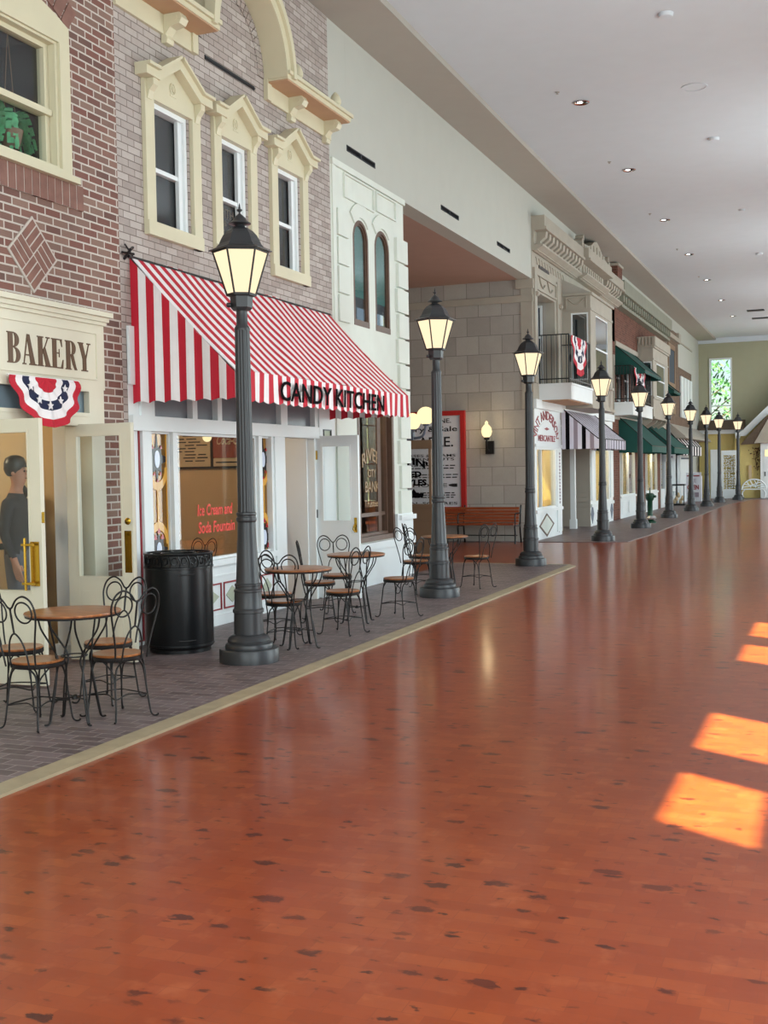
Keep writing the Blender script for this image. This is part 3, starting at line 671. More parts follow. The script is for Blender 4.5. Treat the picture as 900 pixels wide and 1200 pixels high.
# ================================================================== CANDY KITCHEN BUILDING (grey brick)
K = thing('candy_kitchen_building', 'grey brick building with white candy kitchen shop front and three pedimented windows', 'building', (XF, 11.2, 0))
WIN = ((9.45, 10.11), (10.73, 11.33), (12.03, 12.66))
m = MB(); holes_wall(m, FX, XF - 0.25, XF - 0.004, 8.87, 13.59, 2.9, CZ - 0.1, [(a, b, 3.95, 5.12) for a, b in WIN]); 
m.box(XF - 0.25, XF - 0.004, 8.87, 8.95, 0, 2.9); m.build('wall', 'grey_brick', K)
for i, (a, b) in enumerate(WIN):
    c = (a + b) / 2
    m = MB(); o0, o1 = a - 0.16, b + 0.18
    frame(m, FX, XF - 0.05, XF + 0.04, o0, o1, 3.84, 5.26, 0.15, 0.13, 0.14)
    m.prism([(o0, 5.12), (o1, 5.12), (o1, 5.30), (c, 5.50), (o0, 5.30)], XF - 0.05, XF + 0.035, FX)
    hood = [(o0 - 0.10, 5.28), (o0 - 0.10, 5.36), (o0 + 0.10, 5.36), (c - 0.02, 5.58), (c + 0.02, 5.58), (o1 - 0.10, 5.36), (o1 + 0.10, 5.36), (o1 + 0.10, 5.28), (o1 - 0.13, 5.28), (c, 5.49), (o0 + 0.13, 5.28)]
    m.prism([hood[0], hood[1], hood[2], hood[10]], XF, XF + 0.13, FX); m.prism([hood[10], hood[2], hood[3], hood[4], hood[9]], XF, XF + 0.13, FX)
    m.prism([hood[9], hood[4], hood[5], hood[8]], XF, XF + 0.13, FX); m.prism([hood[8], hood[5], hood[6], hood[7]], XF, XF + 0.13, FX)
    up = lambda p: (p[0], p[1] + 0.028)
    for q in ((1, 2), (2, 3), (4, 5), (5, 6)):
        m.prism([hood[q[0]], hood[q[1]], up(hood[q[1]]), up(hood[q[0]])], XF, XF + 0.17, FX)
    for s in (o0 + 0.03, o1 - 0.11):
        m.prism([(XF, 5.10), (XF + 0.05, 5.10), (XF + 0.07, 5.17), (XF + 0.115, 5.22), (XF + 0.115, 5.285), (XF, 5.285)], s, s + 0.08, lambda u, v, h: (u, h, v))
    m.box(XF - 0.02, XF + 0.055, o0, o1, 3.84, 3.97)
    sr = m.build('window_surround', 'cream', K)
    m = MB(); m.tube([(XF + 0.04, c + 0.045 * math.cos(t), 5.31 + 0.055 * math.sin(t)) for t in [k * 2 * PI / 14 for k in range(14)]], 0.008, 6, closed=True)
    m.tube([(XF + 0.04, c + 0.02 * math.cos(t * 1.4), 5.31 + 0.03 * math.sin(t)) for t in [k * 0.6 for k in range(9)]], 0.008, 6); m.box(XF + 0.03, XF + 0.045, c - 0.055, c + 0.055, 5.235, 5.25); m.build('carved_ornament', 'cream', sr)
    m = MB(); frame(m, FX, XF - 0.12, XF - 0.02, a, b, 3.95, 5.12, 0.045, 0.05, 0.05); m.box(XF - 0.12, XF + 0.0, a, b, 3.95, 3.98); m.box(XF - 0.09, XF - 0.05, b - 0.11, b - 0.045, 3.97, 5.1)
    m.box(XF - 0.12, XF - 0.06, a, b - 0.06, 4.49, 4.53)
    wd = m.build('window', 'white', K)
    MB().box(XF - 0.105, XF - 0.10, a, b, 3.97, 5.1).build('pane', 'glass', wd)
    MB().box(XF - 0.15, XF - 0.14, a, b, 3.95, 5.12).build('blind', 'soot', wd)  # dark sheet close behind the pane, coloured as an unlit room
    if i == 1:
        m = MB()
        for s, z0, z1, p, q in (('SMITH', 4.33, 4.43, 0.02, 0.02), ('&', 4.24, 4.30, 0.18, 0.18), ('INSCO', 4.10, 4.20, 0.02, 0.02), ('LAW', 3.99, 4.07, 0.10, 0.1)):
            text(m, s, FX, a + 0.06 + p, b - 0.12 - q, z0, z1, XF - 0.098, XF - 0.095)
        m.build('lettering', 'letter_faint', wd)
# cornice and big arch
for y0, y1, fy0, fy1 in ((8.9, 10.27, 8.87, 10.27), (11.80, 13.60, 11.80, 13.59)):
    m = MB(); m.box(XF, XF + 0.03, fy0, fy1, 5.80, 6.02)
    m.box(XF, XF + 0.30, y0, y1, 6.00, 6.05); m.box(XF, XF + 0.33, y0, y1 + (0.02 if y0 > 10 else 0), 6.05, 6.09)
    m.build('cornice', 'cream', K); MB().box(XF + 0.03, XF + 0.29, y0 + 0.01, y1 - 0.02, 5.985, 6.0).build('cornice_underside', 'terracotta_trim', K)
m = MB(); ca = 11.03; zs = 6.02
oi = arc(ca, zs, 0.76, 0.80, PI, 0, 32); oo = arc(ca, zs, 0.86, 0.90, PI, 0, 32); o2 = arc(ca, zs, 0.93, 0.98, PI, 0, 32)
band(m, FX, oo, oi, XF, XF + 0.30); band(m, FX, o2, oo, XF + 0.22, XF + 0.34)
for s in (-1, 1):
    m.box(XF, XF + 0.05, ca + s * 0.76, ca + s * 0.86, 5.80, 6.03)
m.build('arched_hood', 'cream', K, 40)
m = MB(); n = 26
for i in range(n):
    a = PI * (i + 0.5) / n; p = [(ca + r_ * math.cos(a + d_), zs + r_ * math.sin(a + d_) * 1.04) for r_, d_ in ((0.62, 0.05), (0.755, 0.052), (0.755, -0.052), (0.62, -0.05))]
    m.prism(p, XF - 0.02, XF + 0.008, FX)
m.build('brick_arch_ring', 'grey_brick', K)
for y, n_ in ((9.72, 0), (12.42, 0), (13.42, 0)):
    m = MB(); prof = [(XF, 5.72), (XF + 0.06, 5.72), (XF + 0.07, 5.76), (XF + 0.05, 5.80), (XF + 0.10, 5.86), (XF + 0.2, 5.88), (XF + 0.23, 5.93), (XF + 0.2, 5.985), (XF, 5.985)]
    m.prism(prof, y - 0.06, y + 0.06, lambda u, v, h: (u, h, v)); m.tube([(XF + 0.15, y - 0.065, 5.94), (XF + 0.15, y + 0.065, 5.94)], 0.03, 12); m.build('cornice_bracket', 'cream', K, 30)
for y in (9.55, 12.25, 13.35):
    MB().lathe([(0.055, 6.09), (0.055, 6.11), (0.03, 6.13), (0.07, 6.17), (0.072, 6.21), (0.05, 6.27), (0.015, 6.31)], (XF + 0.20, y, 0), 18).build('finial', 'cream', K, 40)
m = MB(); m.box(XF - 0.02, XF + 0.006, 10.48, 11.56, 5.83, 5.875, 0); m.box(XF, XF + 0.012, 10.48, 11.56, 5.848, 5.856, 1); m.build('slot_vent', ['black', 'soot'], K)
# shop front, white
m = MB()
m.box(XF - 0.12, XF, 8.95, 9.28, 0, 2.9); m.box(XF - 0.12, XF + 0.03, 9.12, 9.27, 0, 2.9)
m.box(XF - 0.12, XF, 9.28, 12.1, 0, 0.64); m.box(XF - 0.15, XF + 0.05, 9.28, 11.85, 0.64, 0.70)
m.box(XF - 0.12, XF + 0.02, 11.75, 12.10, 0, 2.05); m.box(XF, XF + 0.04, 11.80, 12.02, 0.1, 2.0)
m.box(XF - 0.15, XF + 0.05, 8.95, 13.0, 2.0, 2.14); m.box(XF - 0.12, XF + 0.03, 8.95, 13.59, 2.42, 2.95)
for y in (9.27, 10.05, 10.55, 11.1, 12.02, 12.1, 12.95): m.box(XF - 0.1, XF + 0.015, y, y + 0.09, 2.14, 2.42)
m.box(XF - 0.12, XF, 12.95, 13.59, 0, 2.95); m.box(XF, XF + 0.03, 13.05, 13.15, 0, 2.5); m.box(XF - 0.55, XF - 0.1, 12.93, 13.0, 0, 2.1)
m.box(XF - 0.12, XF + 0.02, 9.66, 9.74, 0.7, 2.0); m.box(XF - 0.12, XF + 0.02, 11.44, 11.52, 0.7, 2.0)
m.box(XF, XF + 0.02, 9.28, 11.8, 0, 0.12); m.box(XF, XF + 0.012, 9.28, 11.8, 0.52, 0.535)
m.build('shop_front_frame', 'white', K)
MB().box(XF - 0.06, XF - 0.05, 8.95, 13.0, 2.14, 2.42).build('transom_pane', 'transom', K)
m = MB(); frame(m, FX, XF - 0.0, XF + 0.012, 8.99, 9.10, 0.05, 2.06, 0.014); m.build('red_pinstripe', 'red_trim', K)
for a, b in ((9.34, 9.68), (9.72, 10.05), (10.09, 10.56), (10.61, 10.98), (11.03, 11.40), (11.45, 11.76)):
    m = MB(); frame(m, FX, XF, XF + 0.012, a, b, 0.17, 0.45, 0.014); pn_ = m.build('dado_panel', 'red_trim', K)
    c, dz = (a + b) / 2, 0.31
    MB().prism([(a + 0.05, dz), (c, dz - 0.09), (b - 0.05, dz), (c, dz + 0.09)], XF, XF + 0.008, FX).build('diamond', 'sage', pn_)
w1 = MB(); frame(w1, FX, XF - 0.08, XF - 0.02, 9.74, 11.44, 0.70, 2.0, 0.025); w1 = w1.build('window', 'white', K)
MB().box(XF - 0.055, XF - 0.05, 9.74, 11.44, 0.70, 2.0).build('pane', 'glass', w1)
m = MB()
text(m, 'Ice Cream and', FX, 10.20, 10.93, 1.16, 1.28, XF - 0.049, XF - 0.045, 0.02, 0.15); text(m, 'Soda Fountain', FX, 10.21, 10.97, 0.98, 1.10, XF - 0.049, XF - 0.045, 0.02, 0.15)
m.build('lettering', 'letter_red', w1)
def stained(y0, y1):
    c = (y0 + y1) / 2; hw = (y1 - y0) / 2
    wn = MB(); frame(wn, FX, XF - 0.08, XF - 0.02, y0, y1, 0.70, 2.0, 0.018); wn = wn.build('stained_glass_window', 'white', K)
    MB().box(XF - 0.052, XF - 0.05, y0, y1, 0.7, 2.0).build('pane', 'clear_amber', wn)
    h0, h1 = XF - 0.05, XF - 0.044
    m = MB()
    for cz, sg in ((1.74, 1), (0.86, -1)):
        m.prism([(c + (0.28 if k % 4 == 0 else (0.15 if k % 2 == 0 else 0.085)) * (0.72 if abs(math.sin(PI * k / 8)) < 0.9 else 1) * math.sin(PI * k / 8) , cz + (0.28 if k % 8 == 0 else (0.19 if k % 2 == 0 else 0.11)) * math.cos(PI * k / 8)) for k in range(16)], h0, h1, FX)
    m.build('leaded_star', 'leading', wn)
    m = MB()
    for cz, sg in ((1.74, 1), (0.86, -1)): m.prism(arc(c, cz, 0.045, 0.085, 0, 2 * PI, 20)[:-1], h1, h1 + 0.004, FX)
    m.build('opal_oval', 'opal', wn)
    m = MB(); m.box(h0, h1 + 0.002, c - 0.012, c + 0.012, 1.02, 1.50)
    band(m, FX, arc(c, 1.66, hw * 0.95, 0.22, PI, 2 * PI, 14), arc(c, 1.66, hw * 0.68, 0.14, PI, 2 * PI, 14), h0 + 0.001, h1 + 0.002)
    band(m, FX, arc(c, 0.92, hw * 0.95, 0.22, 0, PI, 14), arc(c, 0.92, hw * 0.68, 0.14, 0, PI, 14), h0 + 0.001, h1 + 0.002)
    m.box(h0, h1, y1 - 0.035, y1 - 0.018, 0.72, 1.98); m.box(h0, h1, y0 + 0.018, y0 + 0.028, 0.72, 1.98); m.build('amber_glass', 'amber', wn)
    m = MB()
    for dy, dz in ((0.06, 0.13), (-0.06, 0.13), (0.08, -0.1), (-0.08, -0.1), (0.0, 0.19)):
        m.prism(star(c + dy, 0.86 + dz, 0.035, 0.02, 3), h1, h1 + 0.003, FX)
        m.prism(star(c + dy * 0.9, 1.74 - dz * 1.1, 0.022, 0.012, 3), h1, h1 + 0.003, FX)
    m.build('ruby_glass', 'ruby', wn)
stained(9.28, 9.66); stained(11.52, 11.80)
# open door leaf
m = MB(); yy = 13.02
m = door_leaf(yy, -6.02, -5.44, 0, (0.98, 1.90)); m.box(-5.92, -5.75, yy - 0.028, yy, 0.80, 0.81); m.box(-5.70, -5.54, yy - 0.028, yy, 0.80, 0.81)
d3 = m.build('door', 'white', K)
MB().box(-5.92, -5.54, yy - 0.003, yy + 0.003, 0.96, 1.92).build('pane', 'glass', d3)
m = MB(); m.box(-5.50, -5.465, yy - 0.03, yy - 0.022, 0.84, 1.02); m.tube([(-5.485, yy - 0.022, 0.93), (-5.485, yy - 0.07, 0.93), (-5.50, yy - 0.075, 0.88), (-5.485, yy - 0.05, 0.85)], 0.008, 8); m.build('handle', 'brass', d3, 40)
m = MB(); m.box(-6.07, -5.98, yy - 0.035, yy - 0.02, 1.74, 1.85); m.build('hinge', 'brass', d3)
m = MB(); m.box(-6.06, -5.99, yy - 0.035, yy - 0.02, 1.02, 1.12); m.build('hinge', 'dark_iron', d3)
nf = thing('framed_notice', 'small dark framed notice above the open white door', 'notice', (XF + 0.02, 13.28, 2.05))
m = MB(); frame(m, FX, XF + 0.0, XF + 0.03, 13.18, 13.42, 1.98, 2.12, 0.015); m.build('frame', 'black', nf); MB().box(XF, XF + 0.012, 13.19, 13.41, 1.99, 2.11).build('paper', 'sage', nf)
# interior of the candy kitchen
m = MB(); m.box(-10.2, XF - 0.3, 13.5, 13.59, 0, 2.9); m.box(-10.2, -10.1, 8.9, 13.6, 0, 2.9); m.box(-10.2, XF - 0.12, 8.88, 8.95, 0, 2.9); m.box(-10.2, XF - 0.12, 8.9, 13.6, 2.8, 2.9)
m.build('interior_wall', 'tan_wall', K)
d = bpy.data.lights.new('candy_lamp', 'POINT'); d.energy = 60; d.color = (1, 0.84, 0.62); d.shadow_soft_size = 0.2
o = bpy.data.objects.new('candy_lamp', d); COL.objects.link(o); o.location = (-8.0, 11.4, 2.45)
pd = thing('pendant_lamp', 'glowing globe pendant inside the candy kitchen in front of the menu board', 'lamp', (-6.9, 11.9, 2.8))
gy = (-6.9, 11.9)
MB().tube([(*gy, 2.8), (*gy, 2.08)], 0.007).build('cord', 'black', pd); MB().sphere((*gy, 2.02), 0.055, 16).build('globe', 'globe_glass', pd, 60)
mb_ = thing('menu_board', 'black framed menu board with cola panel on the candy kitchen wall', 'menu board', (-7.5, 13.49, 1.68))
m = MB(); frame(m, FY, 13.45, 13.5, -8.35, -6.6, 1.66, 2.32, 0.025); 
for x in (-7.74, -7.13): m.box(x - 0.015, x + 0.015, 13.45, 13.5, 1.68, 2.3)
m.build('frame', 'black', mb_)
MB().box(-8.33, -7.75, 13.47, 13.49, 1.68, 2.3).box(-7.12, -6.62, 13.47, 13.49, 1.68, 2.3).box(-7.73, -7.15, 13.47, 13.49, 1.68, 1.79).build('menu_sheet', 'menu', mb_)
MB().box(-7.73, -7.15, 13.465, 13.49, 1.80, 2.3).build('cola_panel', 'cola_red', mb_)
m = MB(); text(m, 'Coca-Cola', FY, -7.66, -7.22, 1.97, 2.10, 13.455, 13.462, 0.01, 0.5); m.build('lettering', 'menu', mb_)
m = MB()
for x0, x1 in ((-8.30, -7.78), (-7.10, -6.64)):
    z = 2.26
    while z > 1.72:
        u = x0 + random.choice((0, 0.15, 0.12)); 
        for k in range(2):
            l_ = random.uniform(0.10, 0.18); u2 = min(x1, u + l_)
            m.box(u, u2, 13.462, 13.469, z, z + 0.014); u = u2 + 0.04
        z -= 0.042
m.box(-7.68, -7.2, 13.462, 13.469, 1.73, 1.745); m.build('menu_lines', 'print_black', mb_)
cn = thing('soda_counter', 'pale sloping serving counter inside the candy kitchen window', 'counter', (-8.6, 11.3, 0))
MB().prism([(9.3, 0), (13.0, 0), (13.0, 1.0), (9.3, 1.0)], -9.3, -8.6, FX).build('cabinet', 'sage', cn); MB().box(-9.35, -8.5, 9.25, 13.05, 1.0, 1.05).build('worktop', 'chrome', cn)
mc = thing('drinks_machine', 'dark boxy machine on the counter inside the candy kitchen', 'machine', (-8.85, 12.6, 1.05))
MB().box(-9.1, -8.6, 12.35, 12.85, 1.05, 1.55).box(-8.6, -8.5, 12.4, 12.8, 1.4, 1.52).build('housing', 'black', mc)
MB().box(-8.6, -8.5, 12.4, 12.8, 1.05, 1.08).build('drip_tray', 'dark_iron', mc)

# awning
A = thing('striped_awning', 'large red and white striped awning lettered candy kitchen', 'awning', (XF, 11.2, 2.5))
AY0, AY1, AX = 9.03, 13.44, -4.94; ZT, ZF, ZV = 3.60, 2.515, 2.235; ns = 48
m = MB()
nr = 10
def top(i, j, back=0):
    t = j / nr; y = AY0 + (AY1 - AY0) * i / ns; sag = 0.035 * math.sin(PI * t) + 0.012 * math.sin(t * 9 + i * 0.55) * math.sin(PI * i / ns)
    return (XF + (AX - XF) * t - back * 0.5, y, ZT + (ZF - ZT) * t - sag - back)
for i in range(ns):
    for j in range(nr):
        q = [top(i, j), top(i + 1, j), top(i + 1, j + 1), top(i, j + 1)]; b = [top(i, j, 0.006), top(i + 1, j, 0.006), top(i + 1, j + 1, 0.006), top(i, j + 1, 0.006)]
        m.add(q + b, [(0, 1, 2, 3), (7, 6, 5, 4)], (i + 1) % 2)
tp = m.build('canopy', ['red_cloth', 'white_cloth'], A, 60)
m = MB(); 
for i in range(ns):
    y0 = AY0 + (AY1 - AY0) * i / ns; y1 = AY0 + (AY1 - AY0) * (i + 1) / ns
    N = 4
    for k in range(N):
        a, b = y0 + (y1 - y0) * k / N, y0 + (y1 - y0) * (k + 1) / N
        sc = lambda y: ZV + 0.022 - 0.022 * abs(math.sin(PI * (y - AY0) / (2 * (AY1 - AY0) / ns)))
        wv = lambda y, z: AX + 0.006 + 0.012 * math.sin((y - AY0) * 9) * (ZF - z) * 3
        for h, r_ in ((0, 1), (-0.006, -1)):
            pass
        P = [(wv(a, ZF), a, ZF), (wv(b, ZF), b, ZF), (wv(b, 2.37), b, 2.37), (wv(a, 2.37), a, 2.37), (wv(b, ZV), b, sc(b)), (wv(a, ZV), a, sc(a))]
        Q = [(x - 0.006, y, z) for x, y, z in P]
        m.add(P + Q, [(0, 3, 2, 1), (3, 5, 4, 2), (6, 7, 8, 9), (9, 8, 10, 11), (5, 11, 10, 4)], (i + 1) % 2)
vl = m.build('valance', ['red_cloth', 'white_cloth'], A, 60)
m = MB()
text(m, 'CANDY KITCHEN', FX, 9.86, 12.56, 2.275, 2.465, AX + 0.030, AX + 0.036, 0.012, 0.05); m.build('lettering', 'letter_black', vl)
for yy_, sgn, nm in ((AY0, -1, 'side_panel'), (AY1, 1, 'side_panel')):
    m = MB(); N = 13; 
    for i in range(N):
        x0 = XF + (AX - XF) * i / N; x1 = XF + (AX - XF) * (i + 1) / N
        for k in range(3):
            a, b = x0 + (x1 - x0) * k / 3, x0 + (x1 - x0) * (k + 1) / 3
            zt = lambda x: ZT + (ZF - ZT) * (x - XF) / (AX - XF) - 0.03
            zb = lambda x: 2.245 + 0.02 * abs(math.sin(PI * (x - XF) / (2 * (AX - XF) / N)))
            zz = lambda x, s: zb(x) + (zt(x) - zb(x)) * s
            wv = lambda x, z: yy_ + sgn * (0.012 * math.sin((x - XF) * 34) * max(0, (3.2 - z)) + 0.0)
            L = 6
            for s in range(L):
                P = [(a, wv(a, zz(a, s / L)), zz(a, s / L)), (b, wv(b, zz(b, s / L)), zz(b, s / L)), (b, wv(b, zz(b, (s + 1) / L)), zz(b, (s + 1) / L)), (a, wv(a, zz(a, (s + 1) / L)), zz(a, (s + 1) / L))]
                Q = [(x, y - sgn * 0.005, z) for x, y, z in P]; m.add(P + Q, [(0, 1, 2, 3), (7, 6, 5, 4)], i % 2)
    m.build(nm, ['red_cloth', 'white_cloth'], A, 60)
m = MB()
m.tube([(XF + 0.02, AY0 - 0.05, ZT - 0.02), (XF + 0.02, AY1 + 0.02, ZT - 0.02)], 0.014, 8); m.tube([(AX - 0.03, AY0 + 0.02, ZF - 0.04), (AX - 0.03, AY1 - 0.02, ZF - 0.04)], 0.012, 8)
for y in (AY0 + 0.03, AY1 - 0.03): m.tube([(XF + 0.02, y, ZT - 0.08), (AX - 0.03, y, ZF - 0.07)], 0.010, 8)
m.build('awning_frame', 'dark_iron', A, 40)
m = MB(); m.tube([(XF, AY0 - 0.09, ZT - 0.05), (XF + 0.08, AY0 - 0.1, ZT + 0.03), (XF + 0.05, AY0 - 0.02, ZT + 0.06)], 0.014, 6); m.tube([(XF + 0.02, AY0 - 0.15, ZT + 0.0), (XF + 0.06, AY0 - 0.02, ZT + 0.0)], 0.012, 6); m.tube([(XF + 0.03, AY0 - 0.12, ZT + 0.08), (XF + 0.06, AY0 - 0.04, ZT - 0.02)], 0.008, 6); m.build('roller_bracket', 'black', A, 40)

# ================================================================== BANK BUILDING
K2 = thing('bank_building', 'white painted bank building with corner quoins and two tall arched windows', 'building', (XF, 14.95, 0))
m = MB(); BW = ((14.30, 14.84), (15.08, 15.64))
holes_wall(m, FX, XF - 0.25, XF, 13.59, 16.25, 0, 5.6, [(14.33, 15.68, 0.61, 2.9)] + [(a, b, 3.55, 5.0) for a, b in BW])
for a, b in BW:  # spandrels above the pointed round heads
    c = (a + b) / 2; r_ = (b - a) / 2; zs = 4.98 - r_
    L = [(a, 5.0)] + [(p[0], p[1]) for p in arc(c, zs, r_, r_, PI, PI / 2, 8)] + [(c, 5.0)]
    Rr = [(c, 5.0)] + [(p[0], p[1]) for p in arc(c, zs, r_, r_, PI / 2, 0, 8)] + [(b, 5.0)]
    m.prism(L, XF - 0.25, XF, FX); m.prism(Rr, XF - 0.25, XF, FX)
m.box(-13, XF - 0.1, 16.15, 16.25, 0, 5.6)
m.build('wall', 'bank_white', K2)
m = MB()
frame(m, FX, XF, XF + 0.03, 14.0, 15.05, 5.18, 5.50, 0.02); frame(m, FX, XF, XF + 0.03, 15.13, 15.9, 5.22, 5.50, 0.02)
m.box(XF, XF + 0.035, 13.6, 16.25, 5.52, 5.6); m.box(XF, XF + 0.02, 13.62, 13.72, 0, 5.55)
for a, b in BW:
    c = (a + b) / 2; r_ = (b - a) / 2; zs = 4.98 - r_
    band(m, FX, arc(c, zs, r_ + 0.22, r_ + 0.22, PI * 0.78, PI * 0.22, 14), arc(c, zs, r_ + 0.03, r_ + 0.03, PI * 0.78, PI * 0.22, 14), XF, XF + 0.025)
m.build('mouldings', 'bank_white', K2)
m = MB(); z = 0.95; k = 0
while z < 4.75:
    MB().box(XF - 0.02, XF + 0.045, 15.86 + (0.05 if k % 2 else 0), 16.31, z, z + 0.335).box(XF - 0.35, XF + 0.02, 16.2, 16.31, z, z + 0.335).build('quoin', 'bank_white', K2)
    if z > 3.2: MB().box(XF - 0.02, XF + 0.04, 13.74, 14.10, z, z + 0.335).build('quoin', 'bank_white', K2)
    z += 0.37; k += 1
m = MB(); m.box(XF - 0.1, XF + 0.05, 14.0, 16.33, 0.0, 0.50); m.box(XF - 0.1, XF + 0.09, 13.95, 16.38, 0.86, 0.92) if False else None
m.box(XF - 0.1, XF + 0.08, 14.15, 16.36, 0.50, 0.60); m.box(XF - 0.1, XF + 0.05, 15.68, 16.33, 0.5, 0.95); m.box(XF - 0.1, XF + 0.09, 15.75, 16.38, 0.86, 0.93); m.box(-7.0, XF, 16.2, 16.33, 0, 0.93); m.build('plinth', 'white', K2)
for i, (a, b) in enumerate(BW):
    c = (a + b) / 2; r_ = (b - a) / 2; zs = 4.98 - r_; q = MB()
    out = [(b, 3.55)] + arc(c, zs, r_, r_, 0, PI, 16) + [(a, 3.55)]; inn = [(b - 0.045, 3.62)] + arc(c, zs, r_ - 0.045, r_ - 0.045, 0, PI, 16) + [(a + 0.045, 3.62)]
    band(q, FX, out, inn, XF - 0.10, XF + 0.004); q.box(XF - 0.16, XF + 0.006, a, b, 3.55, 3.63)
    inn2 = [(b - 0.07, 3.66)] + arc(c, zs, r_ - 0.07, r_ - 0.07, 0, PI, 16) + [(a + 0.07, 3.66)]
    band(q, FX, inn, inn2, XF - 0.10, XF - 0.015); wd = q.build('window', 'brown_frame', K2, 30)
    MB().prism([(b - 0.06, 3.62)] + arc(c, zs, r_ - 0.06, r_ - 0.06, 0, PI, 16) + [(a + 0.06, 3.62)], XF - 0.03, XF - 0.025, FX).build('pane', 'glass', wd)
    MB().prism([(b - 0.05, 3.95)] + arc(c, zs, r_ - 0.05, r_ - 0.05, 0, PI, 16) + [(a + 0.05, 3.95)], XF - 0.055, XF - 0.05, FX).build('shade', 'teal', wd)
    MB().box(XF - 0.062, XF - 0.058, a + 0.04, b - 0.04, 3.6, 3.96).build('curtain', 'grey_teal', wd)
    if i == 1: MB().box(XF - 0.05, XF - 0.035, a + 0.28, a + 0.38, 3.66, 3.80).build('sill_card', 'white', wd)
m = MB(); frame(m, FX, XF - 0.18, XF + 0.01, 14.33, 15.68, 0.61, 2.9, 0.07); frame(m, FX, XF - 0.2, XF - 0.06, 14.40, 15.58, 0.68, 2.9, 0.04); m.box(XF - 0.14, XF - 0.09, 15.28, 15.40, 0.7, 2.9); m.box(XF - 0.14, XF - 0.09, 14.4, 15.6, 0.95, 1.0)
wd = m.build('shop_window', 'brown_frame', K2)
MB().box(XF - 0.105, XF - 0.10, 14.4, 15.6, 0.68, 2.9).build('pane', 'glass', wd)
m = MB()
def archw(a, b, u, v): return (u, v + 0.10 * math.sin(PI * a) - 0.05)
text(m, 'RIVER', FX, 14.72, 15.38, 1.68, 1.86, XF - 0.099, XF - 0.095, 0.01, 0, archw); text(m, 'CITY', FX, 14.92, 15.22, 1.50, 1.61, XF - 0.099, XF - 0.095, 0.01)
text(m, 'BANK', FX, 14.82, 15.34, 1.29, 1.44, XF - 0.099, XF - 0.095, 0.01); text(m, 'Trustees', FX, 14.78, 15.34, 1.08, 1.18, XF - 0.099, XF - 0.095, 0.01)
m.build('lettering', 'letter_dull', wd)
m = MB(); m.box(-8.0, XF - 0.3, 16.0, 16.1, 0, 2.9); m.box(-8.1, -8.0, 13.6, 16.1, 0, 2.9); m.box(-8.1, XF - 0.25, 13.62, 13.7, 0, 2.9); m.box(-8.1, XF - 0.25, 13.6, 16.1, 2.85, 2.95); m.box(-8, XF - 0.25, 13.6, 16.1, -0.02, 0.02); m.build('interior_wall', 'bank_inner', K2)
MB().box(-6.9, -6.6, 15.2, 16.0, 0, 2.8).box(-6.62, -6.5, 15.3, 15.9, 0, 1.05).build('interior_cabinet', 'dark_wood', K2)
bl = thing('bank_ceiling_lamp', 'warm hanging lamp glowing inside the bank window', 'lamp', (-6.75, 15.0, 2.85))
MB().tube([(-6.75, 15.0, 2.85), (-6.75, 15.0, 2.15)], 0.01).build('cord', 'brass', bl)
m = MB()
for k in range(4): m.sphere((-6.75 + 0.12 * math.cos(k * PI / 2), 15.0 + 0.12 * math.sin(k * PI / 2), 1.98), 0.045, 12)
m.build('globes', 'globe_glass', bl, 60); m = MB()
for k in range(4): m.tube([(-6.75, 15, 2.14), (-6.75 + 0.12 * math.cos(k * PI / 2), 15.0 + 0.12 * math.sin(k * PI / 2), 2.05)], 0.01)
m.build('arms', 'brass', bl)
d = bpy.data.lights.new('bank_lamp', 'POINT'); d.energy = 14; d.color = (1, 0.74, 0.40); d.shadow_soft_size = 0.1
o = bpy.data.objects.new('bank_lamp', d); COL.objects.link(o); o.location = (-6.8, 14.6, 2.4)
